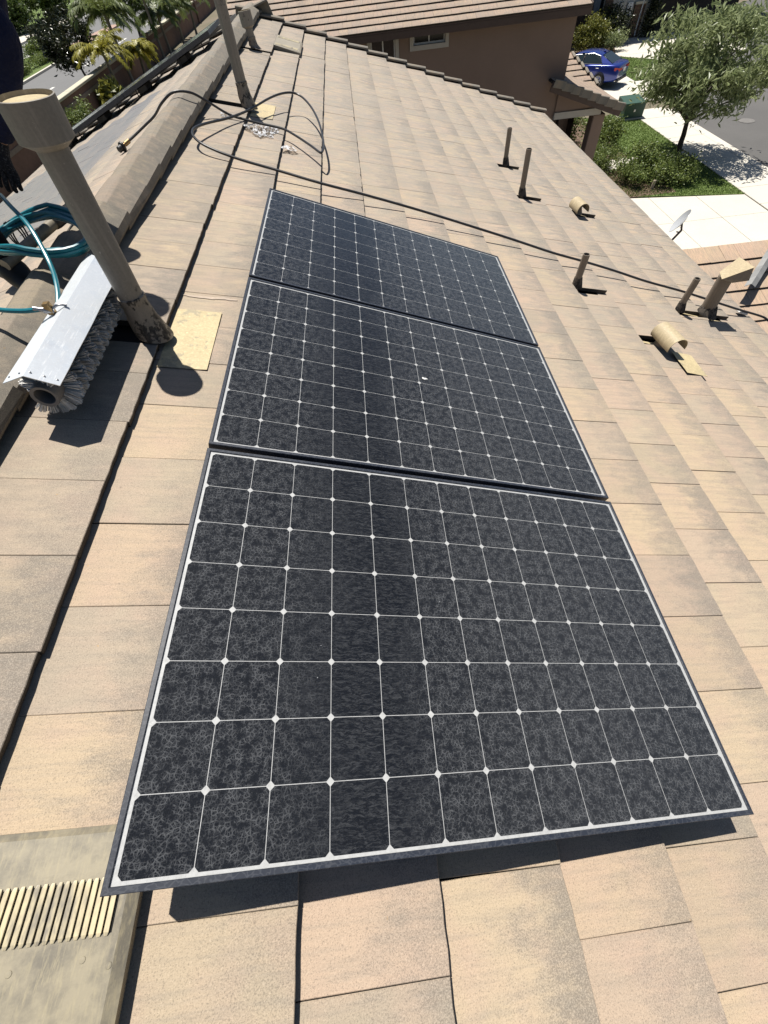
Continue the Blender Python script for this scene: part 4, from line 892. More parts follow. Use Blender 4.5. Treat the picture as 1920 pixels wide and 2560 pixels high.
# ---------------------------------------------------------------- neighbour's house
YW = 19.4; nb = thing('neighbour_house', 'brown stucco house with tiled roof and high windows across the side yard', 'house', (1, YW, GZ))
def wallface(x0, x1, z0, z1, openings, y, mat, parent, th=0.2):
    # wall slab facing -Y with rectangular openings
    xs_ = sorted({x0, x1} | {o[0] for o in openings} | {o[1] for o in openings}); zs_ = sorted({z0, z1} | {o[2] for o in openings} | {o[3] for o in openings}); mb = MB()
    for i in range(len(xs_) - 1):
        for j in range(len(zs_) - 1):
            cx = (xs_[i] + xs_[i + 1]) / 2; cz = (zs_[j] + zs_[j + 1]) / 2
            if any(o[0] < cx < o[1] and o[2] < cz < o[3] for o in openings): continue
            mb.add([(xs_[i], y, zs_[j]), (xs_[i + 1], y, zs_[j]), (xs_[i + 1], y, zs_[j + 1]), (xs_[i], y, zs_[j + 1])], [(0, 1, 2, 3)])
    for a, b, c, d in openings:
        mb.add([(a, y, c), (b, y, c), (b, y, d), (a, y, d), (a, y + th, c), (b, y + th, c), (b, y + th, d), (a, y + th, d)], [(0, 4, 5, 1), (1, 5, 6, 2), (2, 6, 7, 3), (3, 7, 4, 0)])
    mb.build('wall', mat, parent)
XR = 7.87
win = [(2.77, 3.78, -1.625, -1.30), (1.42, 2.20, -1.95, -1.30)]
wallface(-2.6, XR, -3.72, -1.25, win, YW, M_STUCCO, nb)
wallface(-2.6, 7.72, GZ, -3.72, [], YW, M_STUCCO, nb)
mb = MB(); mb.add([(XR, YW, GZ), (XR, YW + 14, GZ), (XR, YW + 14, -1.2), (XR, YW, -1.2)], [(0, 1, 2, 3)]); mb.build('wall', M_STUCCO, nb)
for (a, b, c, d) in win:
    w_ = sub('window', nb); mb = MB(); f = 0.045; y0 = YW + 0.06
    for bx_ in (((a, y0, c), (b, y0 + .05, c + f)), ((a, y0, d - f), (b, y0 + .05, d)), ((a, y0, c + f), (a + f, y0 + .05, d - f)), ((b - f, y0, c + f), (b, y0 + .05, d - f)), (((a + b) / 2 - .02, y0 + .004, c + f), ((a + b) / 2 + .02, y0 + .046, d - f))): mb.box(*bx_)
    mb.build('window_frame', M_WHITE, w_)
    mb = MB(); mb.box((a + f, y0 + .02, c + f), ((a + b) / 2 - .02, y0 + .03, d - f)); mb.build('pane', M_GLASS, w_)
    mb = MB(); mb.box(((a + b) / 2 + .02, y0 + .02, c + f), (b - f, y0 + .03, d - f)); mb.build('pane', M_GLASS, w_)
    mb = MB(); e = 0.11
    mb.box((a - e, YW - .035, c - e), (b + e, YW - .002, c - .002)); mb.box((a - e, YW - .033, c), (a - .002, YW - .002, d)); mb.box((b + .002, YW - .033, c), (b + e, YW - .002, d)); mb.build('surround', M_TRIM, w_)
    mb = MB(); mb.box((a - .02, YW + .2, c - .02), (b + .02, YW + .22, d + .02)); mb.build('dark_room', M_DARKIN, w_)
# main roof: falls towards us, eave at YE
YE = 18.95; ZE = -1.165; nroof = sub('roof', nb); XE0, XE1 = -3.0, 8.10
rr = random.Random(21)
for k in range(0, 9):
    yk = YE + k * EXPO * CP; zk = ZE + k * EXPO * SP
    ph = 0.0 if k % 2 else TW / 2; x = XE0 + 0.02 + (0 if k % 2 else -TW / 2)
    xend = XE1 - 0.02 - 0.0 * k
    while x < xend - 0.05:
        w = min(TW, xend - x); o = link(tmesh(rr.randrange(10), M_TILE_NB), 'roof_tile', nroof, tile_at(NEAR_AX, Vector((max(x, XE0), yk, zk)), min(w, x + w - XE0), r=rr)); x += TW
ms = []
for k in range(0, 9):
    yk = YE + k * EXPO * CP; zk = ZE + k * EXPO * SP; x = 0
    while x < -50 - TW: ms.append((rr.randrange(10), tile_at(NEAR_AX, Vector((x, yk, zk)), TW, r=rr), rr.random())); x += TW
for k in range(9, 15):
    yk = YE + k * EXPO * CP; zk = ZE + k * EXPO * SP; x = XE0 + (0 if k % 2 else TW / 2)
    while x < XE1 - .3: ms.append((rr.randrange(10), tile_at(NEAR_AX, Vector((x, yk, zk)), TW, r=rr), rr.random())); x += TW
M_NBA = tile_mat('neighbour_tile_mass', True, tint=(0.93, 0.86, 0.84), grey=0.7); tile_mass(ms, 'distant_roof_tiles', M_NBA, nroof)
mb = MB(); yr = YE + 15 * EXPO * CP; zr = ZE + 15 * EXPO * SP
mb.add([(XE0, YE + .02, ZE - .075), (XE1, YE + .02, ZE - .075), (XE1, yr, zr - .075), (XE0, yr, zr - .075), (XE1, yr + 5, ZE - .1), (XE0, yr + 5, ZE - .1)], [(0, 1, 2, 3), (3, 2, 4, 5)]); mb.build('deck', M_UNDER, nroof)
mb = MB(); mb.box((XE0, YE + .025, ZE - .225), (XE1 + .02, YE + .06, ZE - .035)); mb.build('fascia', M_FASCIA, nb)
mb = MB(); mb.box((XE0, YE + .06, ZE - .19), (XE1, YW + .02, ZE - .165)); mb.build('soffit', M_FASCIA, nb)
m = axes(*NEAR_AX, (0, YE + .03, ZE - .03)); mb = MB(); mb.box((-4.9, XE1 - .01, -.2), (-.02, XE1 + .03, 0.035), m); mb.build('barge_board', M_FASCIA, nb)
# porch roof at the street corner: its rake faces us and falls to the street
XP0, ZP0 = 7.45, -2.71; XP1 = 10.0; YP0, YP1 = 18.9, 21.6
pr = sub('porch_roof', nb); kk = 0; x = XP1; 
while x > XP0 + 0.2:
    z = ZP0 - (x - XP0) * math.tan(PITCH); yv = YP0
    while yv < YP1:
        link(tmesh(rr.randrange(10), M_TILE_NB), 'roof_tile', pr, tile_at(FRONT_AX, Vector((x, yv, z)), TW, r=rr)); yv += TW
    x -= EXPO * CP
mb = MB(); m = axes(*FRONT_AX, (XP0, YP0, ZP0)); Ls = (XP1 - XP0) / CP
mb.box((-0.1, 0.0, -.30), (Ls - .02, 0.05, -.06), m); mb.build('barge_board', M_FASCIA, pr)
x = XP1
for k in range(8):
    o = link(RK, 'rake_tile', pr, axes(FRONT_AX[0], -FRONT_AX[1], FRONT_AX[2], Vector((x, YP0 + .01, ZP0 - (x - XP0) * math.tan(PITCH) + .02))) @ Matrix.Diagonal((1, 1, 1, 1))); x -= EXPO * CP
mb = MB(); mb.box((-0.1, 0.05, -.12), (Ls, YP1 - YP0, -.07), m); mb.build('deck', M_UNDER, pr)
mb = MB(); mb.box((Ls - .05, 0.02, -.22), (Ls - .01, YP1 - YP0, -.06), m); mb.build('fascia', M_FASCIA, pr)
# porch walls: beam with pale trim and corner column
mb = MB(); mb.add([(7.75, YW - .05, -3.62), (9.62, YW - .05, -3.62), (9.62, YW - .05, -3.45), (7.75, YW - .05, -2.90), (7.75, YW + .35, -3.62), (9.62, YW + .35, -3.62), (9.62, YW + .35, -3.45), (7.75, YW + .35, -2.90)], [(0, 1, 2, 3), (4, 7, 6, 5), (0, 4, 5, 1), (1, 5, 6, 2), (2, 6, 7, 3), (3, 7, 4, 0)]); mb.build('wall', M_STUCCO, nb)
mb = MB(); mb.box((7.74, YW - .09, -3.80), (9.40, YW + .3, -3.622)); mb.build('beam_trim', M_TRIM, nb)
mb = MB(); mb.cbox((9.18, YW - .07, GZ), (9.60, YW + .34, -3.80), 0.02); mb.build('column', M_STUCCO, nb)
mb = MB(); mb.cbox((9.18, 22.6, GZ), (9.60, 23.0, -3.60), 0.02); mb.build('column', M_STUCCO, nb)
mb = MB(); mb.box((8.0, YW, GZ - .05), (9.9, 23.0, GZ + .12)); mb.build('porch_floor', M_CONC, nb)
# second small gable beyond the porch: face falling towards us
g0 = Vector((10.15, 21.95, -3.60)); gx0 = 7.9
pr2 = sub('entry_gable', nb)
for k in range(6):
    yk = g0.y + k * EXPO * CP; zk = g0.z + k * EXPO * SP; xe = g0.x - 0.10 * k; x = xe
    while x > gx0:
        w = min(TW, x - gx0 + .05); link(tmesh(rr.randrange(10), M_TILE_NB), 'roof_tile', pr2, tile_at(NEAR_AX, Vector((x - w, yk, zk)), w, r=rr)); x -= TW
    o = link(RK, 'rake_tile', pr2, axes(NEAR_AX[0], NEAR_AX[1], NEAR_AX[2], Vector((xe + .03, yk, zk + .015))))
mb = MB(); e_ = 6 * EXPO
mb.add([g0 + Vector((0, 0, -.09)), g0 + Vector((-.6, e_ * CP, e_ * SP - .09)), Vector((gx0, g0.y + e_ * CP, g0.z + e_ * SP - .09)), Vector((gx0, g0.y, g0.z - .09)), g0 + Vector((-.6, 2 * e_ * CP, -.09)), Vector((gx0, g0.y + 2 * e_ * CP, g0.z - .09))], [(0, 1, 2, 3), (1, 4, 5, 2)]); mb.build('deck', M_UNDER, pr2)
mb = MB(); mb.add([g0 + Vector((-.5, .2, -.1)), g0 + Vector((-.5, 2 * e_ * CP - .2, -.1)), g0 + Vector((-.7, e_ * CP, e_ * SP - .15)), Vector((9.65, g0.y + .2, GZ)), Vector((9.65, g0.y + 2 * e_ * CP - .2, GZ))], [(0, 1, 2), (0, 3, 4, 1)]); mb.build('wall', M_STUCCO, pr2)
# ---------------------------------------------------------------- our lower garage wing, pink tiles falling towards us
gar = thing('garage_wing', 'lower garage roof of pinkish tiles below the right eave', 'garage', (6.5, 6, GZ)); gt = sub('roof', gar); YR, ZR = 8.02, -3.02
for k in range(1, 14):
    s_ = k * EXPO; yk = YR - s_ * CP; zk = ZR - s_ * SP; x = 4.2 + (0 if k % 2 else TW / 2)
    while x < 10.4:
        link(tmesh(rr.randrange(10), M_TILE_PINK), 'roof_tile', gt, tile_at(NEAR_AX, Vector((x, yk, zk)), TW, jit=1.5, r=rr)); x += TW
mb = MB(); m = axes(*NEAR_AX, (0, YR, ZR)); mb.box((-.05, 3.9, -.16), (13 * EXPO - .05, 10.4, -.066), m); mb.build('deck', M_UNDER, gt)
mb = MB(); mb.add([(3.9, 3.6, GZ), (10.0, 3.6, GZ), (10.0, YR - .15, GZ), (3.9, YR - .15, GZ), (10.0, 3.6, -4.5), (10.0, YR - .15, ZR - .12), (3.9, 3.6, -4.5), (3.9, YR - .15, ZR - .12)], [(0, 1, 4, 6), (1, 2, 5, 4), (2, 3, 7, 5)]); mb.build('wall', M_STUCCO, gar)
fl = thing('metal_flashing', 'loose pale grey strip of metal flashing by the right edge, behind the flue hood', 'flashing', (7.4, 7.0, -3.2))
a = Vector((7.22, 6.86, -3.16)); b_ = Vector((8.30, 8.0, -2.93)); sd = Vector((0.08, -0.03, 0.0)); mb = MB(); vs = []; fs = []
for i in range(9):
    q = a.lerp(b_, i / 8) + Vector((0, 0, 0.02 * math.sin(i * 1.7))); vs += [q - sd, q + Vector((0, 0, .05)), q + sd]
for i in range(8): fs += [(i * 3, i * 3 + 1, i * 3 + 4, i * 3 + 3), (i * 3 + 1, i * 3 + 2, i * 3 + 5, i * 3 + 4)]
n = len(vs); vs2 = [q - Vector((0, 0, .006)) for q in vs]; mb.add(vs + vs2, fs + [tuple(reversed([n + k for k in f])) for f in fs]); mb.build('strip', worn('zinc', (0.34, 0.34, 0.33), (0.24, 0.24, 0.235), rough=0.5, metal=0.3), fl)
# satellite dish beyond the eave
dc = Vector((6.90, 9.0, -2.93)); dd = thing('satellite_dish', 'white satellite dish showing above the right eave', 'satellite dish', dc + Vector((0, 0, -.5)))
dn = Vector((-0.79, 0.41, 0.54)).normalized(); mb = MB()
prof = [(r_ * .74, h_) for r_, h_ in ((0.0, -0.055), (0.10, -0.050), (0.18, -0.036), (0.25, -0.014), (0.29, 0.0), (0.295, -0.004), (0.25, -0.020), (0.18, -0.042), (0.10, -0.056), (0, -0.061))]
mb.lathe(prof, dc, dn, 36); mb.build('reflector', worn('dish_white', (0.50, 0.52, 0.54), rough=0.35, amount=0.2), dd)
mb = MB(); mb.tube([dc - dn * .06, dc - dn * .12 + Vector((0, 0, -.1)), dc + Vector((-.10, 0.0, -.55))], 0.022, 10); mb.build('mast', M_STEEL, dd)
mb = MB(); mb.tube([dc + Vector((0.08, -.05, -.20)), dc + dn * .12 + Vector((0.12, -0.05, -.26))], 0.012, 8); mb.build('feed_arm', M_STEEL, dd)
# ---------------------------------------------------------------- the far house with its garage
fh = thing('far_house', 'cream house with stone pilasters and a dark garage opening beyond the blue car', 'house', (22, 46, GZ))
wallface(12.0, 23.9, GZ, -1.0, [(19.47, 19.75, GZ, -4.2)], 46.2, M_STUCCO2, fh)
for x0, x1, z1 in ((19.80, 20.32, -3.6), (22.05, 22.80, -4.75)):
    pl_ = sub('pilaster', fh); zz = GZ; i = 0
    while zz < z1:
        h_ = 0.14; off = (i % 2) * 0.13; xx = x0 - off
        while xx < x1:
            a_ = max(xx, x0); c_ = min(xx + .255, x1)
            if c_ - a_ > .04:
                mb = MB(); mb.cbox((a_, 45.98 - rr.uniform(0, .02), zz), (c_ - .006, 46.18, zz + h_ - .006), .006); mb.build('stone', M_BRICK, pl_)
            xx += .26
        zz += h_; i += 1
mb = MB(); mb.box((22.0, 45.9, -4.75), (22.85, 46.19, -4.62)); mb.build('pilaster_cap', M_CAPST, fh)
mb = MB(); mb.box((18.95, 46.0, GZ), (19.40, 46.19, -3.2)); mb.build('post', worn('blue_grey_post', (0.16, 0.18, 0.21), rough=0.8), fh)
mb = MB(); mb.box((19.47, 46.3, GZ), (19.75, 46.33, -4.2)); mb.build('door', M_DARKIN, fh)
mb = MB(); mb.cbox((20.95, 46.06, -6.0), (21.35, 46.195, -4.55), .01); mb.build('meter_cabinet', M_STUCCO2, fh)
mb = MB(); mb.cbox((21.50, 46.03, -5.75), (21.88, 46.195, -4.62), .01); mc = mb.build('meter_panel', M_WHITE, fh)
for zz, rr_ in ((-4.95, .09), (-5.25, .07), (-5.5, .055)):
    mb = MB(); mb.lathe([(rr_, 0), (rr_, .06), (rr_ * .8, .08), (0, .08)], (21.69, 46.03, zz), (0, -1, 0), 14); mb.build('meter', M_BLKPL, mc)
mb = MB(); mb.tube([(22.55, 45.93, -4.0), (22.55, 45.93, GZ + .3), (22.52, 45.8, GZ + .12)], 0.045, 8); mb.build('downspout', M_WHITE, fh)
mb = MB(); mb.add([(23.9, 46.2, GZ), (23.9, 52, GZ), (23.9, 52, -1.0), (23.9, 46.2, -1.0)], [(0, 1, 2, 3)]); mb.build('wall', M_STUCCO2, fh)
mb = MB(); mb.box((23.92, 49.5, GZ), (32, 49.6, -3.5)); mb.build('garage_door', worn('brown_garage_door', (0.09, 0.07, 0.06), rough=0.7), fh)
mb = MB(); mb.box((23.92, 46.2, -3.5), (32, 49.4, -1.0)); mb.build('wall', M_STUCCO2, fh)
mb = MB(); mb.add([(11, 45.6, -1.0), (33, 45.6, -1.0), (33, 51, .8), (11, 51, .8), (33, 56.4, -1.0), (11, 56.4, -1.0)], [(0, 1, 2, 3), (3, 2, 4, 5)]); mb.build('roof', worn('far_roof_tile', (0.34, 0.27, 0.22), rough=0.9), fh)
fe = thing('side_fence', 'dark slatted fence between the far hedge and the cream house', 'fence', (17, 46, GZ)); xx = 15.8
while xx < 18.9:
    mb = MB(); mb.box((xx, 46.02, GZ), (xx + .13, 46.05, -4.55 + rr.uniform(-.01, .01))); mb.build('slat', M_FENCE, fe); xx += .145
mb = MB(); mb.box((15.8, 46.06, -5.0), (18.93, 46.1, -4.9)); mb.box((15.8, 46.06, -6.1), (18.93, 46.1, -6.0)); mb.build('rail', M_FENCE, fe)
# utility box
ub = thing('utility_box', 'green metal utility box on a concrete pad at the end of the lawn', 'utility box', (15.0, 28.3, GZ))
mb = MB(); mb.box((14.45, 27.75, GZ - .02), (15.65, 29.0, GZ + .12)); mb.build('pad', M_CONC, ub)
mb = MB(); mb.add([(14.55, 27.85, GZ + .12), (15.55, 27.85, GZ + .12), (15.55, 28.9, GZ + .12), (14.55, 28.9, GZ + .12), (14.55, 27.85, GZ + .66), (15.55, 27.85, GZ + .66), (15.55, 28.9, GZ + .78), (14.55, 28.9, GZ + .78)], [(0, 1, 5, 4), (1, 2, 6, 5), (2, 3, 7, 6), (3, 0, 4, 7), (4, 5, 6, 7)]); mb.build('cabinet', M_GREENBOX, ub)
mb = MB(); mb.cbox((14.51, 27.81, GZ + .655), (15.59, 28.4, GZ + .70), .01, ); mb.build('lid', M_GREENBOX, ub)
mb = MB(); mb.cbox((15.0, 27.82, GZ + .35), (15.1, 27.85, GZ + .45), .005); mb.build('latch', M_STEEL, ub)
# path light bollard in the bed
mb = MB(); mb.lathe([(.06, 0), (.06, .28), (.05, .30), (0, .31)], (12.45, 19.45, GZ + .05), (0, 0, 1), 12); o = mb.build('bollard', worn('buff_bollard', (0.42, 0.36, 0.27)), loc=(12.45, 19.45, GZ)); tag(o, 'short buff bollard at the foot of the bushes by the driveway', 'bollard')
# ---------------------------------------------------------------- plants
def leaves(center, radii, n, size, seed, clumps=36, droop=0.0, aspect=2.4, spread=0.22, shell=0.55):
    g = np.random.default_rng(seed); c = np.array(center); rd = np.array(radii)
    d = g.normal(size=(clumps, 3)); d /= np.linalg.norm(d, axis=1)[:, None]; rr_ = shell + (1 - shell) * g.random((clumps, 1)) ** 0.6; rr_[: clumps // 5] *= 0.5
    cc_ = c + d * rr_ * rd * 0.88
    idx = g.integers(0, clumps, n); wgt = g.random(clumps) * 0.7 + 0.5
    p = cc_[idx] + g.normal(size=(n, 3)) * rd * spread * wgt[idx][:, None] * np.array([1, 1, 0.75])
    a = g.normal(size=(n, 3)); a[:, 2] = a[:, 2] * 0.6 - droop; a /= np.linalg.norm(a, axis=1)[:, None]
    b = np.cross(a, g.normal(size=(n, 3))); b /= np.linalg.norm(b, axis=1)[:, None]
    s = size * (0.6 + 0.8 * g.random((n, 1)))
    h = np.cross(a, b) * s * 0.18
    v = np.empty((n, 4, 3)); v[:, 0] = p - a * s; v[:, 1] = p + b * s / aspect + h; v[:, 2] = p + a * s; v[:, 3] = p - b * s / aspect + h
    return v.reshape(-1, 3), [(4 * i, 4 * i + 1, 4 * i + 2, 4 * i + 3) for i in range(n)], cc_
def leafpart(name, parent, mat, *a, **k):
    v, f, cc_ = leaves(*a, **k); me = bpy.data.meshes.new(name); base = WL[parent.name]
    me.from_pydata((v - np.array(base)).tolist(), [], f); me.materials.append(mat); o = bpy.data.objects.new(name, me); COL.objects.link(o); o.parent = parent; WL[o.name] = base.copy(); return o, cc_
def limbs(parent, base, fork, targets, r0, mat, seed=0, name='trunk'):
    r_ = random.Random(seed); mb = MB(); base = Vector(base); fork = Vector(fork); N = 6
    mb.tube([base.lerp(fork, i / N) + Vector((r_.gauss(0, .02), r_.gauss(0, .02), 0)) * (0 < i < N) for i in range(N + 1)], [r0 * (1.25 - 0.5 * i / N) for i in range(N + 1)], 10)
    for q in targets:
        q = Vector(q); mid = fork.lerp(q, 0.5) + Vector((r_.gauss(0, .12), r_.gauss(0, .12), r_.uniform(0, .15))) * (q - fork).length * 0.4
        pts = smooth([fork - (fork - base).normalized() * 0.05, mid, q], 4); k = len(pts); mb.tube(pts, [r0 * 0.55 * (1 - 0.88 * i / (k - 1)) for i in range(k)], 6)
    return mb.build(name, mat, parent)
def tree(name, label, base, fork, center, radii, n, size, mat, seed, r0=0.12, bark=None, group=None, clumps=36, droop=0.0, limbsn=14, aspect=2.4, spread=.22):
    t_ = thing(name, label, 'tree', base, group)
    o, cc_ = leafpart('crown', t_, mat, center, radii, n, size, seed, clumps=clumps, droop=droop, aspect=aspect, spread=spread)
    limbs(t_, base, fork, [tuple(c) for c in cc_[:limbsn]], r0, bark or M_BARK, seed); return t_
def bush(name, label, center, radii, n, size, mat, seed, group=None, cat='bush', clumps=30, spread=.24):
    base = (center[0], center[1], GZ + .05); t_ = thing(name, label, cat, base, group)
    o, cc_ = leafpart('foliage', t_, mat, center, radii, n, size, seed, clumps=clumps, aspect=1.7, spread=spread, shell=.5); r_ = random.Random(seed); mb = MB()
    for i in range(9):
        q = Vector(cc_[i]); mb.tube(smooth([(base[0] + r_.gauss(0, .08), base[1] + r_.gauss(0, .08), base[2]), Vector(base).lerp(q, .5) + Vector((0, 0, .12)), q], 3), 0.014, 5)
    mb.build('stems', M_BARK, t_); return t_
tree('street_tree', 'young street tree with narrow drooping leaves by the sidewalk', (14.6, 22.05, GZ), (14.50, 22.15, -5.05), (14.75, 22.5, -3.45), (2.95, 2.5, 1.75), 10500, 0.13, M_LEAF_TREE, 5, r0=0.105, clumps=80, droop=0.75, limbsn=34, aspect=3.6, spread=.125)
G_ = 'garden bushes by the neighbour porch'
bush('garden_bush', 'rounded green bush nearest the porch column', (12.2, 24.7, GZ + .62), (0.85, 1.05, .62), 6500, 0.045, M_LEAF_BUSH, 11, G_)
bush('garden_bush', 'big loose bush in front of the street tree, nearest the driveway', (12.3, 20.5, GZ + .58), (1.0, 1.1, .60), 6500, 0.042, M_LEAF_BUSH, 12, G_)
bush('garden_bush', 'bush at the foot of the street tree, in its shade', (13.4, 20.1, GZ + .48), (0.8, .95, .50), 5500, 0.042, M_LEAF_BUSH, 13, G_)
bush('low_hedge', 'low clipped hedge below the porch column, near our eave', (11.25, 22.2, GZ + .45), (.75, 1.25, .45), 6500, 0.032, M_LEAF_BUSH, 14, cat='hedge')
bush('garden_bush', 'small dark bush inside the porch opening', (10.6, 25.6, GZ + .9), (.8, .9, .8), 3500, 0.05, M_LEAF_BUSH, 15, G_)
bush('flowering_shrub', 'yellow-green flowering shrub left of the dark hedge, by the blue car', (17.9, 43.0, GZ + .95), (1.1, 1.0, 1.0), 5000, 0.06, M_LEAF_YEL, 16, cat='shrub')
bush('dark_shrub', 'dark shrub in front of the cream house wall', (20.0, 44.6, GZ + .95), (1.5, .9, .95), 6000, 0.06, M_LEAF_DARK, 17, cat='shrub')
bush('bare_shrub', 'half-bare pale shrub behind the blue car roof', (19.6, 42.6, GZ + .6), (.9, .6, .6), 1600, 0.05, M_LEAF_TREE, 18, cat='shrub')
bush('dark_shrub', 'dark shrub beside the white downspout of the far garage', (23.2, 45.4, GZ + 1.2), (.6, .5, 1.2), 3500, 0.06, M_LEAF_DARK, 19, cat='shrub')
# left side of the picture
tree('dark_leaf_tree', 'dark glossy-leaved tree on the avenue behind the boundary wall', (-20.6, 50.0, GZ), (-20.9, 50.3, -4.9), (-21.3, 50.6, -3.35), (2.3, 2.2, 1.75), 4600, 0.15, M_LEAF_DARK, 31, clumps=40, droop=.3, r0=.10, aspect=2.6, spread=.17)
for i, (x, y, h, rx, s_) in enumerate(((-47.6, 95, 2.6, 3.6, 1), (-49, 103, 3.0, 4.0, 2), (-47.2, 111, 2.8, 3.6, 3), (-48.5, 120, 3.2, 4.2, 4), (-47, 131, 3.2, 4.4, 5))):
    lab = ('far green street tree at the top left edge, behind the worker', 'second far street tree beyond the avenue, counting from the left', 'third far street tree beyond the avenue, above the yellow palm', 'fourth far street tree beyond the avenue, behind the palms', 'last far street tree beyond the avenue, mostly behind palms')[i]
    tree('avenue_tree', lab, (x, y, GZ + .1), (x + .2, y, GZ + 1.0), (x, y, GZ + h * .95), (rx, rx, h * .78), 5600, 0.26, M_LEAF_FAR, 40 + s_, r0=.16, clumps=44, group='trees beyond the avenue', aspect=2.0, spread=.19, droop=.3)
for i, (x, y, c) in enumerate(((-34.6, 66, 3.2), (-33.9, 58, 3.0), (-34.8, 74, 2.0))):
    bush('median_hedge', ('trimmed hedge on the median, middle one', 'trimmed hedge on the median, nearest behind the worker', 'trimmed hedge at the far tip of the median')[i], (x, y, GZ + .75), (1.1, c, .7), 3800, 0.10, M_LEAF_BUSH, 60 + i, 'hedges on the median', 'hedge')
for i, (x, y) in enumerate(((-31.9, 61), (-31.9, 68.5))):
    bush('median_hedge', ('low dark hedge along the median kerb, nearer', 'low dark hedge along the median kerb, farther')[i], (x, y, GZ + .5), (.7, 3.6, .45), 3200, 0.09, M_LEAF_BUSH, 70 + i, 'hedges on the median', 'hedge')
def frond(parent, o, az, ln, lift, droop, mat, seed, leaf=0.42):
    r_ = random.Random(seed); dr = Vector((math.cos(az), math.sin(az), 0)); sd = Vector((-dr.y, dr.x, 0)); N = 26; pts = []
    for i in range(N + 1):
        t = i / N; pts.append(Vector(o) + dr * (ln * t * (1 - .16 * t * droop)) + Vector((0, 0, lift * ln * t - droop * ln * t * t * .8)))
    mb = MB(); mb.tube(pts, [0.022 * (1 - .85 * i / N) + .004 for i in range(N + 1)], 5); vs = []; fs = []
    for i in range(2, N + 1):
        for s_ in (-1, 1):
            for q in range(2):
                p = pts[i] + (pts[i] - pts[i - 1]) * (q * .5 - .5); L_ = leaf * ln * .48 * (1 - .55 * abs(i / N - .45)) * r_.uniform(.8, 1.15); t = (pts[i] - pts[i - 1]).normalized()
                a = (sd * s_ * .75 + t * .55 + Vector((0, 0, r_.uniform(-.5, .15)))).normalized(); w = t * 0.040; b = len(vs); m_ = p + a * L_ * .55; e = p + a * L_ + Vector((0, 0, -L_ * .35))
                vs += [p - w, p + w, m_ + w, m_ - w, e]; fs += [(b, b + 1, b + 2, b + 3), (b + 3, b + 2, b + 4)]
    mb.add(vs, fs); mb.build('frond', mat, parent)
def palm(label, x, y, ht, nf, ln, mat, seed, top=None, droop=.9):
    r_ = random.Random(seed); t_ = thing('palm_tree', label, 'palm tree', (x, y, GZ), 'palms by the boundary wall'); tp = Vector((x + r_.uniform(-.2, .2), y, GZ + ht)); N = 10
    mb = MB(); mb.tube([Vector((x, y, GZ)).lerp(tp, i / N) for i in range(N + 1)], [.13 - .05 * i / N + (.012 if i % 2 else 0) for i in range(N + 1)], 10); mb.build('trunk', M_BARKP, t_)
    for i in range(nf): frond(t_, tp, 6.2832 * i / nf * 2.618 + r_.uniform(-.3, .3), ln * r_.uniform(.8, 1.1), r_.uniform(.25, 1.05), droop * r_.uniform(.7, 1.1), mat, seed * 50 + i)
palm('yellowish palm in front of the boundary wall, leftmost of the palms', -17.1, 46.5, 2.7, 22, 2.2, M_PALMY, 1)
palm('yellow palm with a low drooping crown just above the edge-on panel', -16.9, 52.8, 1.8, 26, 1.8, M_PALMY, 2, droop=1.15)
palm('tall green palm between the two yellow palms', -17.3, 50.5, 4.0, 24, 2.7, M_PALM, 3)
palm('green palm with a pale trunk, right of the low yellow palm', -16.6, 62.0, 2.8, 24, 2.6, M_PALM, 4)
palm('green palm with a pale trunk behind the edge-on panel end', -16.2, 66.5, 2.7, 24, 2.7, M_PALM, 5)
palm('rightmost green palm by the tall pipe', -16.0, 72.5, 2.9, 24, 2.8, M_PALM, 6)
palm('far green palm at the top edge, behind the other palms', -17.0, 60.5, 4.4, 24, 2.8, M_PALM, 7)
bush('broadleaf_clump', 'clump of broad green leaves at the wall foot behind the edge-on panel', (-17.0, 44.0, GZ + .8), (.8, 1.0, .9), 420, .32, M_LEAF_YEL, 81, cat='plant')
bush('yard_shrub', 'dark shrub at the left edge beside the capped pipe', (-12.0, 26.0, GZ + 1.2), (1.9, 3.0, 1.25), 7000, .085, M_LEAF_DARK, 82, cat='shrub')
bush('yard_shrub', 'grey-green shrub right of the capped pipe top, by the wall', (-16.8, 37.8, GZ + .85), (.8, 1.5, .9), 2600, .07, M_LEAF_BUSH, 83, cat='shrub')
tree('yard_tree', 'dark green tree behind the palms at the top edge', (-22.8, 74, GZ), (-22.6, 74, -3.8), (-22.6, 74.5, -2.4), (2.6, 3.0, 2.0), 4500, .16, M_LEAF_FAR, 90, spread=.18)
tree('yard_tree', 'bright green tree at the top edge left of the palms', (-21.5, 62, GZ), (-21.4, 62, -3.6), (-21.6, 62.5, -1.9), (2.3, 2.3, 1.6), 4500, .15, M_LEAF_FAR, 91, spread=.18)
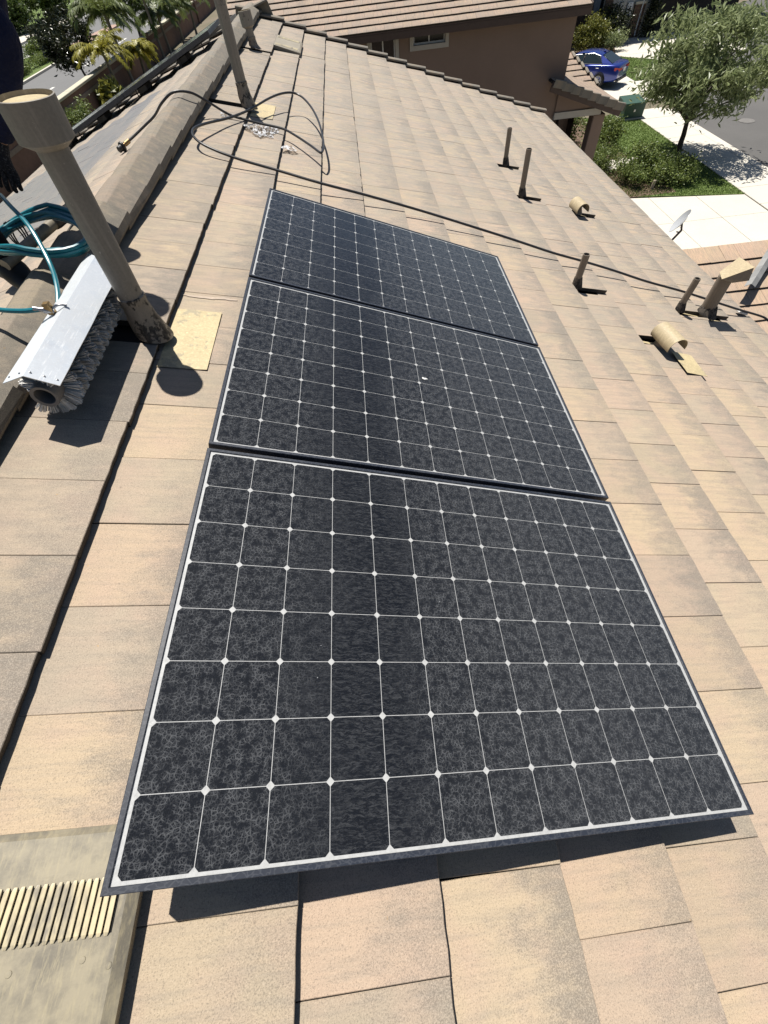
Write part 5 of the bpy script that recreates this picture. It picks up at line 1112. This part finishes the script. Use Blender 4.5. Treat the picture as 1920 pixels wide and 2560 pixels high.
# ---------------------------------------------------------------- blue sedan, tail towards the street
def sedan(label, loc):
    t_ = thing('parked_car', label, 'car', loc); O = Vector(loc)       # car's own x runs nose(-) to tail(+), width along Y
    Wd = 0.92
    # body side profile stations along x: (x, sill z, belt z, half width at belt, half width at sill)
    st = [(-2.40, .34, .58, .60, .62), (-2.28, .24, .70, .80, .80), (-1.7, .20, .84, .90, .90), (-1.0, .19, .92, .925, .92), (-.2, .19, .95, .93, .925), (.8, .19, .97, .93, .925), (1.5, .20, .99, .91, .92), (2.1, .24, 1.00, .84, .88), (2.34, .30, .97, .76, .82), (2.42, .38, .88, .70, .78), (2.44, .52, .66, .70, .76)]
    mb = MB(); rings = []
    for x, zs_, zb, hb, hs in st:
        zm = (zs_ + zb) / 2 + .05
        half = [(hs * .90, zs_), (hs, zs_ + .10), (hs * 1.0 + .012, zm), (hb, zb - .05), (hb * .93, zb + .0), (hb * .55, zb + .03), (0, zb + .04)]
        ring = [(x, -y, z) for y, z in half] + [(x, y, z) for y, z in reversed(half[:-1])]; rings.append(ring)
    n = len(rings[0]); vs = [O + Vector(p) for r_ in rings for p in r_]; fs = []
    for i in range(len(rings) - 1):
        for k in range(n - 1): fs.append((i * n + k, (i + 1) * n + k, (i + 1) * n + k + 1, i * n + k + 1))
    fs += [tuple(range(n)), tuple(reversed(range((len(rings) - 1) * n, len(rings) * n)))]
    for i in range(len(rings) - 1): fs.append((i * n, i * n + n - 1, (i + 1) * n + n - 1, (i + 1) * n))
    mb.add(vs, fs, True); body = mb.build('body', M_CAR, t_)
    sb = body.modifiers.new('s', 'SUBSURF'); sb.levels = 2; sb.render_levels = 2
    # greenhouse: painted roof shell plus glass
    gh = [(-1.12, .93, .80, .93), (-.40, 1.30, .62, .95), (.05, 1.40, .585, .96), (.70, 1.41, .58, .97), (1.20, 1.32, .575, .985), (1.95, 1.01, .66, 1.0)]
    mb = MB(); rg = []
    for x, z, h, b in gh:
        rg.append([(x, -h, z - .035), (x, -h * .82, z - .005), (x, 0, z + .015), (x, h * .82, z - .005), (x, h, z - .035)])
    vs = [O + Vector(p) for r_ in rg[1:5] for p in r_]; fs = [(i * 5 + k, (i + 1) * 5 + k, (i + 1) * 5 + k + 1, i * 5 + k + 1) for i in range(3) for k in range(4)]
    mb.add(vs, fs, True); mb.build('roof', M_CAR, t_)
    def quad(name, pts, mat, th=0.0): 
        m_ = MB(); m_.add([O + Vector(p) for p in pts], [tuple(range(len(pts)))]); return m_.build(name, mat, t_)
    for s_ in (-1, 1):
        # side glass (front door, rear door) just inside the pillars
        quad('side_window', [(-.95, s_ * .835, .985), (.16, s_ * .86, 1.0), (.18, s_ * .625, 1.345), (-.36, s_ * .64, 1.255)], M_CARGLASS)
        quad('side_window', [(.24, s_ * .86, 1.0), (1.38, s_ * .80, 1.03), (1.10, s_ * .62, 1.27), (.70, s_ * .62, 1.355), (.26, s_ * .625, 1.345)], M_CARGLASS)
        # pillars
        for a, b in (((-1.12, .80, .93), (-.40, .62, 1.265)), ((.20, .875, .99), (.22, .60, 1.365))):
            m_ = MB(); m_.tube([O + Vector((a[0], s_ * a[1], a[2])), O + Vector((b[0], s_ * b[1], b[2]))], .028, 6); m_.build('pillar', M_BLKPL if a[0] > 0 else M_CAR, t_)
        m_ = MB(); vv = [(1.38, .815, 1.02), (1.97, .70, 1.0), (1.22, .555, 1.30), (1.10, .60, 1.29)]; m_.add([O + Vector((x, s_ * y, z)) for x, y, z in vv], [(0, 1, 2, 3)]); m_.build('rear_pillar', M_CAR, t_)
        m_ = MB(); m_.tube([O + Vector((x, s_ * y, z)) for x, y, z in ((-1.0, .845, .972), (.2, .885, .985), (1.40, .825, 1.012), (1.14, .625, 1.285), (.7, .60, 1.372), (-.38, .635, 1.272))], .010, 5); m_.build('window_trim', M_STEEL, t_)
    quad('windscreen', [(-1.10, -.76, .945), (-1.10, .76, .945), (-.42, .58, 1.272), (-.42, -.58, 1.272)], M_CARGLASS)
    quad('rear_window', [(1.92, .64, 1.03), (1.92, -.64, 1.03), (1.24, -.53, 1.315), (1.24, .53, 1.315)], M_CARGLASS)
    m_ = MB(); m_.cbox(O + Vector((1.02, -.05, 1.36)), O + Vector((1.16, .05, 1.43)), .02); m_.build('antenna_fin', M_CAR, t_)
    for x in (-1.42, 1.40):
        for s_ in (-1, 1):
            c = O + Vector((x, s_ * .86, .335)); m_ = MB(); m_.lathe([(.21, -.11), (.32, -.11), (.335, -.08), (.335, .06), (.32, .088), (.215, .095)], c, (0, s_, 0), 30); w_ = m_.build('wheel', M_TYRE, t_)
            m_ = MB(); m_.lathe([(.0, .02), (.19, .02), (.20, .085), (.215, .095), (.225, .06)], c, (0, s_, 0), 30); m_.build('wheel_well', M_BLKPL, w_)
            m_ = MB()
            for k in range(5):
                a = 6.2832 * k / 5 + .3
                for da in (-.16, .16):
                    p0 = c + Vector((math.cos(a) * .03, s_ * .09, math.sin(a) * .03)); p1 = c + Vector((math.cos(a + da) * .205, s_ * .088, math.sin(a + da) * .205)); m_.tube([p0, p1], [.020, .012], 6)
            m_.lathe([(.20, .08), (.208, .098), (.218, .098), (.222, .08)], c, (0, s_, 0), 30); m_.lathe([(.045, .08), (.04, .105), (0, .108)], c, (0, s_, 0), 12); m_.build('rim', M_RIM, w_)
            m_ = MB(); m_.tube([c + Vector((math.cos(a) * .365, s_ * .052, math.sin(a) * .365)) for a in [math.pi * k / 14 for k in range(15)]], .022, 6); m_.build('wheel_arch', M_BLKPL, t_)
    for s_ in (-1, 1):
        m_ = MB(); m_.add([O + Vector((x, s_ * y, z)) for x, y, z in ((2.20, .868, .90), (2.20, .868, .77), (2.452, .70, .74), (2.452, .70, .86), (2.472, .36, .76), (2.472, .36, .84))], [(0, 1, 2, 3), (3, 2, 4, 5)]); m_.build('tail_light', M_RED, t_)
        m_ = MB(); m_.cbox(O + Vector((-.62, s_ * .93 - .08, 1.0)), O + Vector((-.46, s_ * .93 + .08, 1.12)), .03); m_.build('mirror', M_CAR, t_)
        for x in (.02, 1.12):
            m_ = MB(); m_.cbox(O + Vector((x, s_ * .945 - .012, .83)), O + Vector((x + .18, s_ * .945 + .012, .86)), .008); m_.build('door_handle', M_STEEL, t_)
        m_ = MB(); m_.tube([O + Vector((2.40, s_ * .55, .33)), O + Vector((2.50, s_ * .55, .33))], .04, 10); m_.build('exhaust_tip', M_STEEL, t_)
        m_ = MB(); m_.cbox(O + Vector((-2.38, s_ * .62 - .14, .60)), O + Vector((-2.22, s_ * .62 + .14, .70)), .03); m_.build('headlight', M_GLASS, t_)
    m_ = MB(); m_.cbox(O + Vector((2.468, -.16, .64)), O + Vector((2.482, .16, .79)), .004); m_.build('number_plate', M_WHITE, t_)
    m_ = MB(); m_.cbox(O + Vector((2.36, -.72, .26)), O + Vector((2.452, .72, .42)), .03); m_.build('bumper_valance', M_BLKPL, t_)
    return t_
sedan('blue sedan parked on the far driveway, tail to the street', (15.0, 35.6, GZ + .055)).rotation_euler = (0, 0, rad(-44))

# ---------------------------------------------------------------- the worker at the left edge
def skin(name, nodes, edges, mat, parent, sub_=2, root=0):
    base = WL[parent.name]; me = bpy.data.meshes.new(name); me.from_pydata([tuple(Vector(p) - base) for p, r in nodes], edges, []); o = bpy.data.objects.new(name, me); COL.objects.link(o); o.parent = parent; WL[o.name] = base.copy()
    md = o.modifiers.new('skin', 'SKIN'); md.use_smooth_shade = True
    for i, (p, r) in enumerate(nodes):
        sv = me.skin_vertices[0].data[i]; sv.radius = r if isinstance(r, tuple) else (r, r); sv.use_root = (i == root)
    ss = o.modifiers.new('sub', 'SUBSURF'); ss.levels = sub_; ss.render_levels = sub_; me.materials.append(mat); return o
foot = L(0.36, 2.32, 0.0)
wk = thing('person', 'person in navy top and dark gloves bending over the hose coil at the left edge', 'person', foot)
hip = Vector((-1.22, 2.42, 1.00)); chest = Vector((-0.90, 2.52, 1.27)); neck = Vector((-0.76, 2.54, 1.42)); head = Vector((-0.64, 2.54, 1.54))
hipL = hip + Vector((0.0, -0.09, -.03)); hipR = hip + Vector((0.0, .10, -.03))
kneeL = Vector((-0.98, 2.17, .65)); ankL = Vector((-1.00, 2.19, .275)); kneeR = Vector((-1.16, 2.52, .60)); ankR = Vector((-1.32, 2.55, .165))
shL = Vector((-0.50, 2.01, 1.225)); shR = chest + Vector((.02, .20, .03))
elL = Vector((-0.315, 1.90, .965)); wrL = Vector((-0.515, 1.90, .745)); haL = Vector((-0.57, 1.895, .640))
elL, wrL, haL, shL = [CAMPOS + (q - CAMPOS) * 1.22 for q in (elL, wrL, haL, shL)]
elR = Vector((-0.72, 2.80, 1.04)); wrR = Vector((-0.86, 2.76, .80)); haR = Vector((-0.90, 2.73, .70))
N = [(hip, .090), (hip.lerp(chest, .5), .085), (chest, .095), (neck, .052), (head - (head - neck) * .3, .07), (head + Vector((.03, 0, .03)), .085),
     (hipL, .070), (kneeL, .054), (ankL, .040), (hipR, .070), (kneeR, .054), (ankR, .040), (shL, .058), (elL, .040), (wrL, .024), (shR, .058), (elR, .040), (wrR, .024)]
E_ = [(0, 1), (1, 2), (2, 3), (3, 4), (4, 5), (0, 6), (6, 7), (7, 8), (0, 9), (9, 10), (10, 11), (2, 12), (12, 13), (13, 14), (2, 15), (15, 16), (16, 17)]
skin('body', N, E_, M_SKIN, wk)
sh = [(hip + Vector((-.04, -.01, -.07)), .140), (hip, .148), (hip.lerp(chest, .5), .135), (chest, .140), (chest.lerp(neck, .6), .085), (shL, .080), (shL.lerp(elL, .55), .066), (elL, .068), (elL.lerp(wrL, .5), .058), (wrL.lerp(elL, .04), .044), (shR, .080), (shR.lerp(elR, .55), .066), (elR, .060), (elR.lerp(wrR, .5), .052), (wrR.lerp(elR, .12), .042)]
skin('sweatshirt', sh, [(0, 1), (1, 2), (2, 3), (3, 4), (3, 5), (5, 6), (6, 7), (7, 8), (8, 9), (3, 10), (10, 11), (11, 12), (12, 13), (13, 14)], M_NAVY, wk)
tr = [(hip + Vector((.02, .01, .06)), .125), (hipL, .102), (hipL.lerp(kneeL, .5), .088), (kneeL, .074), (kneeL.lerp(ankL, .5), .066), (ankL + Vector((0, 0, .03)), .062), (hipR, .102), (hipR.lerp(kneeR, .5), .088), (kneeR, .074), (kneeR.lerp(ankR, .5), .066), (ankR + Vector((0, 0, .03)), .062)]
skin('trousers', tr, [(0, 1), (1, 2), (2, 3), (3, 4), (4, 5), (0, 6), (6, 7), (7, 8), (8, 9), (9, 10)], M_TROUS, wk)
for a_, dr in ((ankL, Vector((.75, -.66, -.02))), (ankR, Vector((.9, -.4, -.02)))):
    dr = dr.normalized(); z0 = -0.045
    skin('boot', [(a_ + Vector((0, 0, .06)), .054), (a_ + Vector((0, 0, -.01)), .055), (a_ - dr * .055 + Vector((0, 0, z0)), (.042, .038)), (a_ + dr * .10 + Vector((0, 0, z0)), (.048, .042)), (a_ + dr * .185 + Vector((0, 0, z0 - .004)), (.046, .034)), (a_ + dr * .215 + Vector((0, 0, z0 - .006)), (.030, .024))], [(0, 1), (1, 2), (1, 3), (3, 4), (4, 5)], M_BOOT, wk, 2, 1)
def hand(wr, pt, palm_n, side, mat, curl):
    ax = (pt - wr).normalized(); nm = (palm_n - ax * palm_n.dot(ax)).normalized(); sd = ax.cross(nm) * side
    nodes = [(wr - ax * .045, .033), (wr, .030), (wr + ax * .045, (.036, .020))]; edges = [(0, 1), (1, 2)]
    for k, (off, ln) in enumerate(((-.031, .070), (-.010, .082), (.011, .076), (.030, .060))):
        b = len(nodes); k0 = wr + ax * .090 + sd * off; d0 = (ax + sd * off * 2.0).normalized()
        d1 = (d0 * math.cos(curl) + nm * math.sin(curl)); d2 = (d0 * math.cos(curl * 1.9) + nm * math.sin(curl * 1.9))
        nodes += [(k0, .0125), (k0 + d0 * ln * .45, .0105), (k0 + d0 * ln * .45 + d1 * ln * .33, .0098), (k0 + d0 * ln * .45 + d1 * ln * .33 + d2 * ln * .28, .0088)]
        edges += [(2, b), (b, b + 1), (b + 1, b + 2), (b + 2, b + 3)]
    b = len(nodes); t0 = wr + ax * .030 - sd * .036; td = (ax * .75 - sd * .55 + nm * .35).normalized()
    nodes += [(t0, .015), (t0 + td * .035, .0125), (t0 + td * .035 + (td + ax * .5 + nm * .3).normalized() * .032, .0105)]; edges += [(1, b), (b, b + 1), (b + 1, b + 2)]
    return skin('glove', nodes, edges, mat, wk, 2, 1)
hand(wrL, haL, Vector((-.3, .9, -.2)), 1, M_GLOVE, .42)
hand(wrR, haR, Vector((-.6, -.7, -.2)), -1, M_GLOVE, .5)
# face and hair
fd = Vector((.74, -.10, -.66)).normalized(); hc_ = head + Vector((.02, 0, .02)); up_ = (neck - head).normalized() * -1; sx_ = fd.cross(up_).normalized()
mb = MB(); mb.lathe([(0.0, .108), (.05, .098), (.085, .06), (.098, .0), (.094, -.05), (.085, -.065)], hc_ - fd * .022, (up_ - fd * .55), 20); mb.build('hair', M_HAIR, wk)
mb = MB(); mb.lathe([(.0, .03), (.011, .018), (.014, 0), (.0, -.008)], hc_ + fd * .085, fd, 8); mb.build('nose', M_SKIN, wk)
for s_ in (-1, 1):
    mb = MB(); mb.lathe([(0, .012), (.010, .006), (.012, 0), (0, -.006)], hc_ + fd * .078 + sx_ * s_ * .032 + up_ * .02, fd, 10); mb.build('eye', M_WHITE, wk)
    mb = MB(); mb.lathe([(0, .006), (.02, .004), (.026, -.004), (0, -.01)], hc_ + sx_ * s_ * .086 - fd * .004, sx_ * s_, 12); mb.build('ear', M_SKIN, wk)
mb = MB(); mb.tube([hc_ + fd * .083 - up_ * .045 + sx_ * q for q in (-.024, 0, .024)], [.004, .007, .004], 6); mb.build('mouth', worn('lip', (0.30, 0.12, 0.10)), wk)
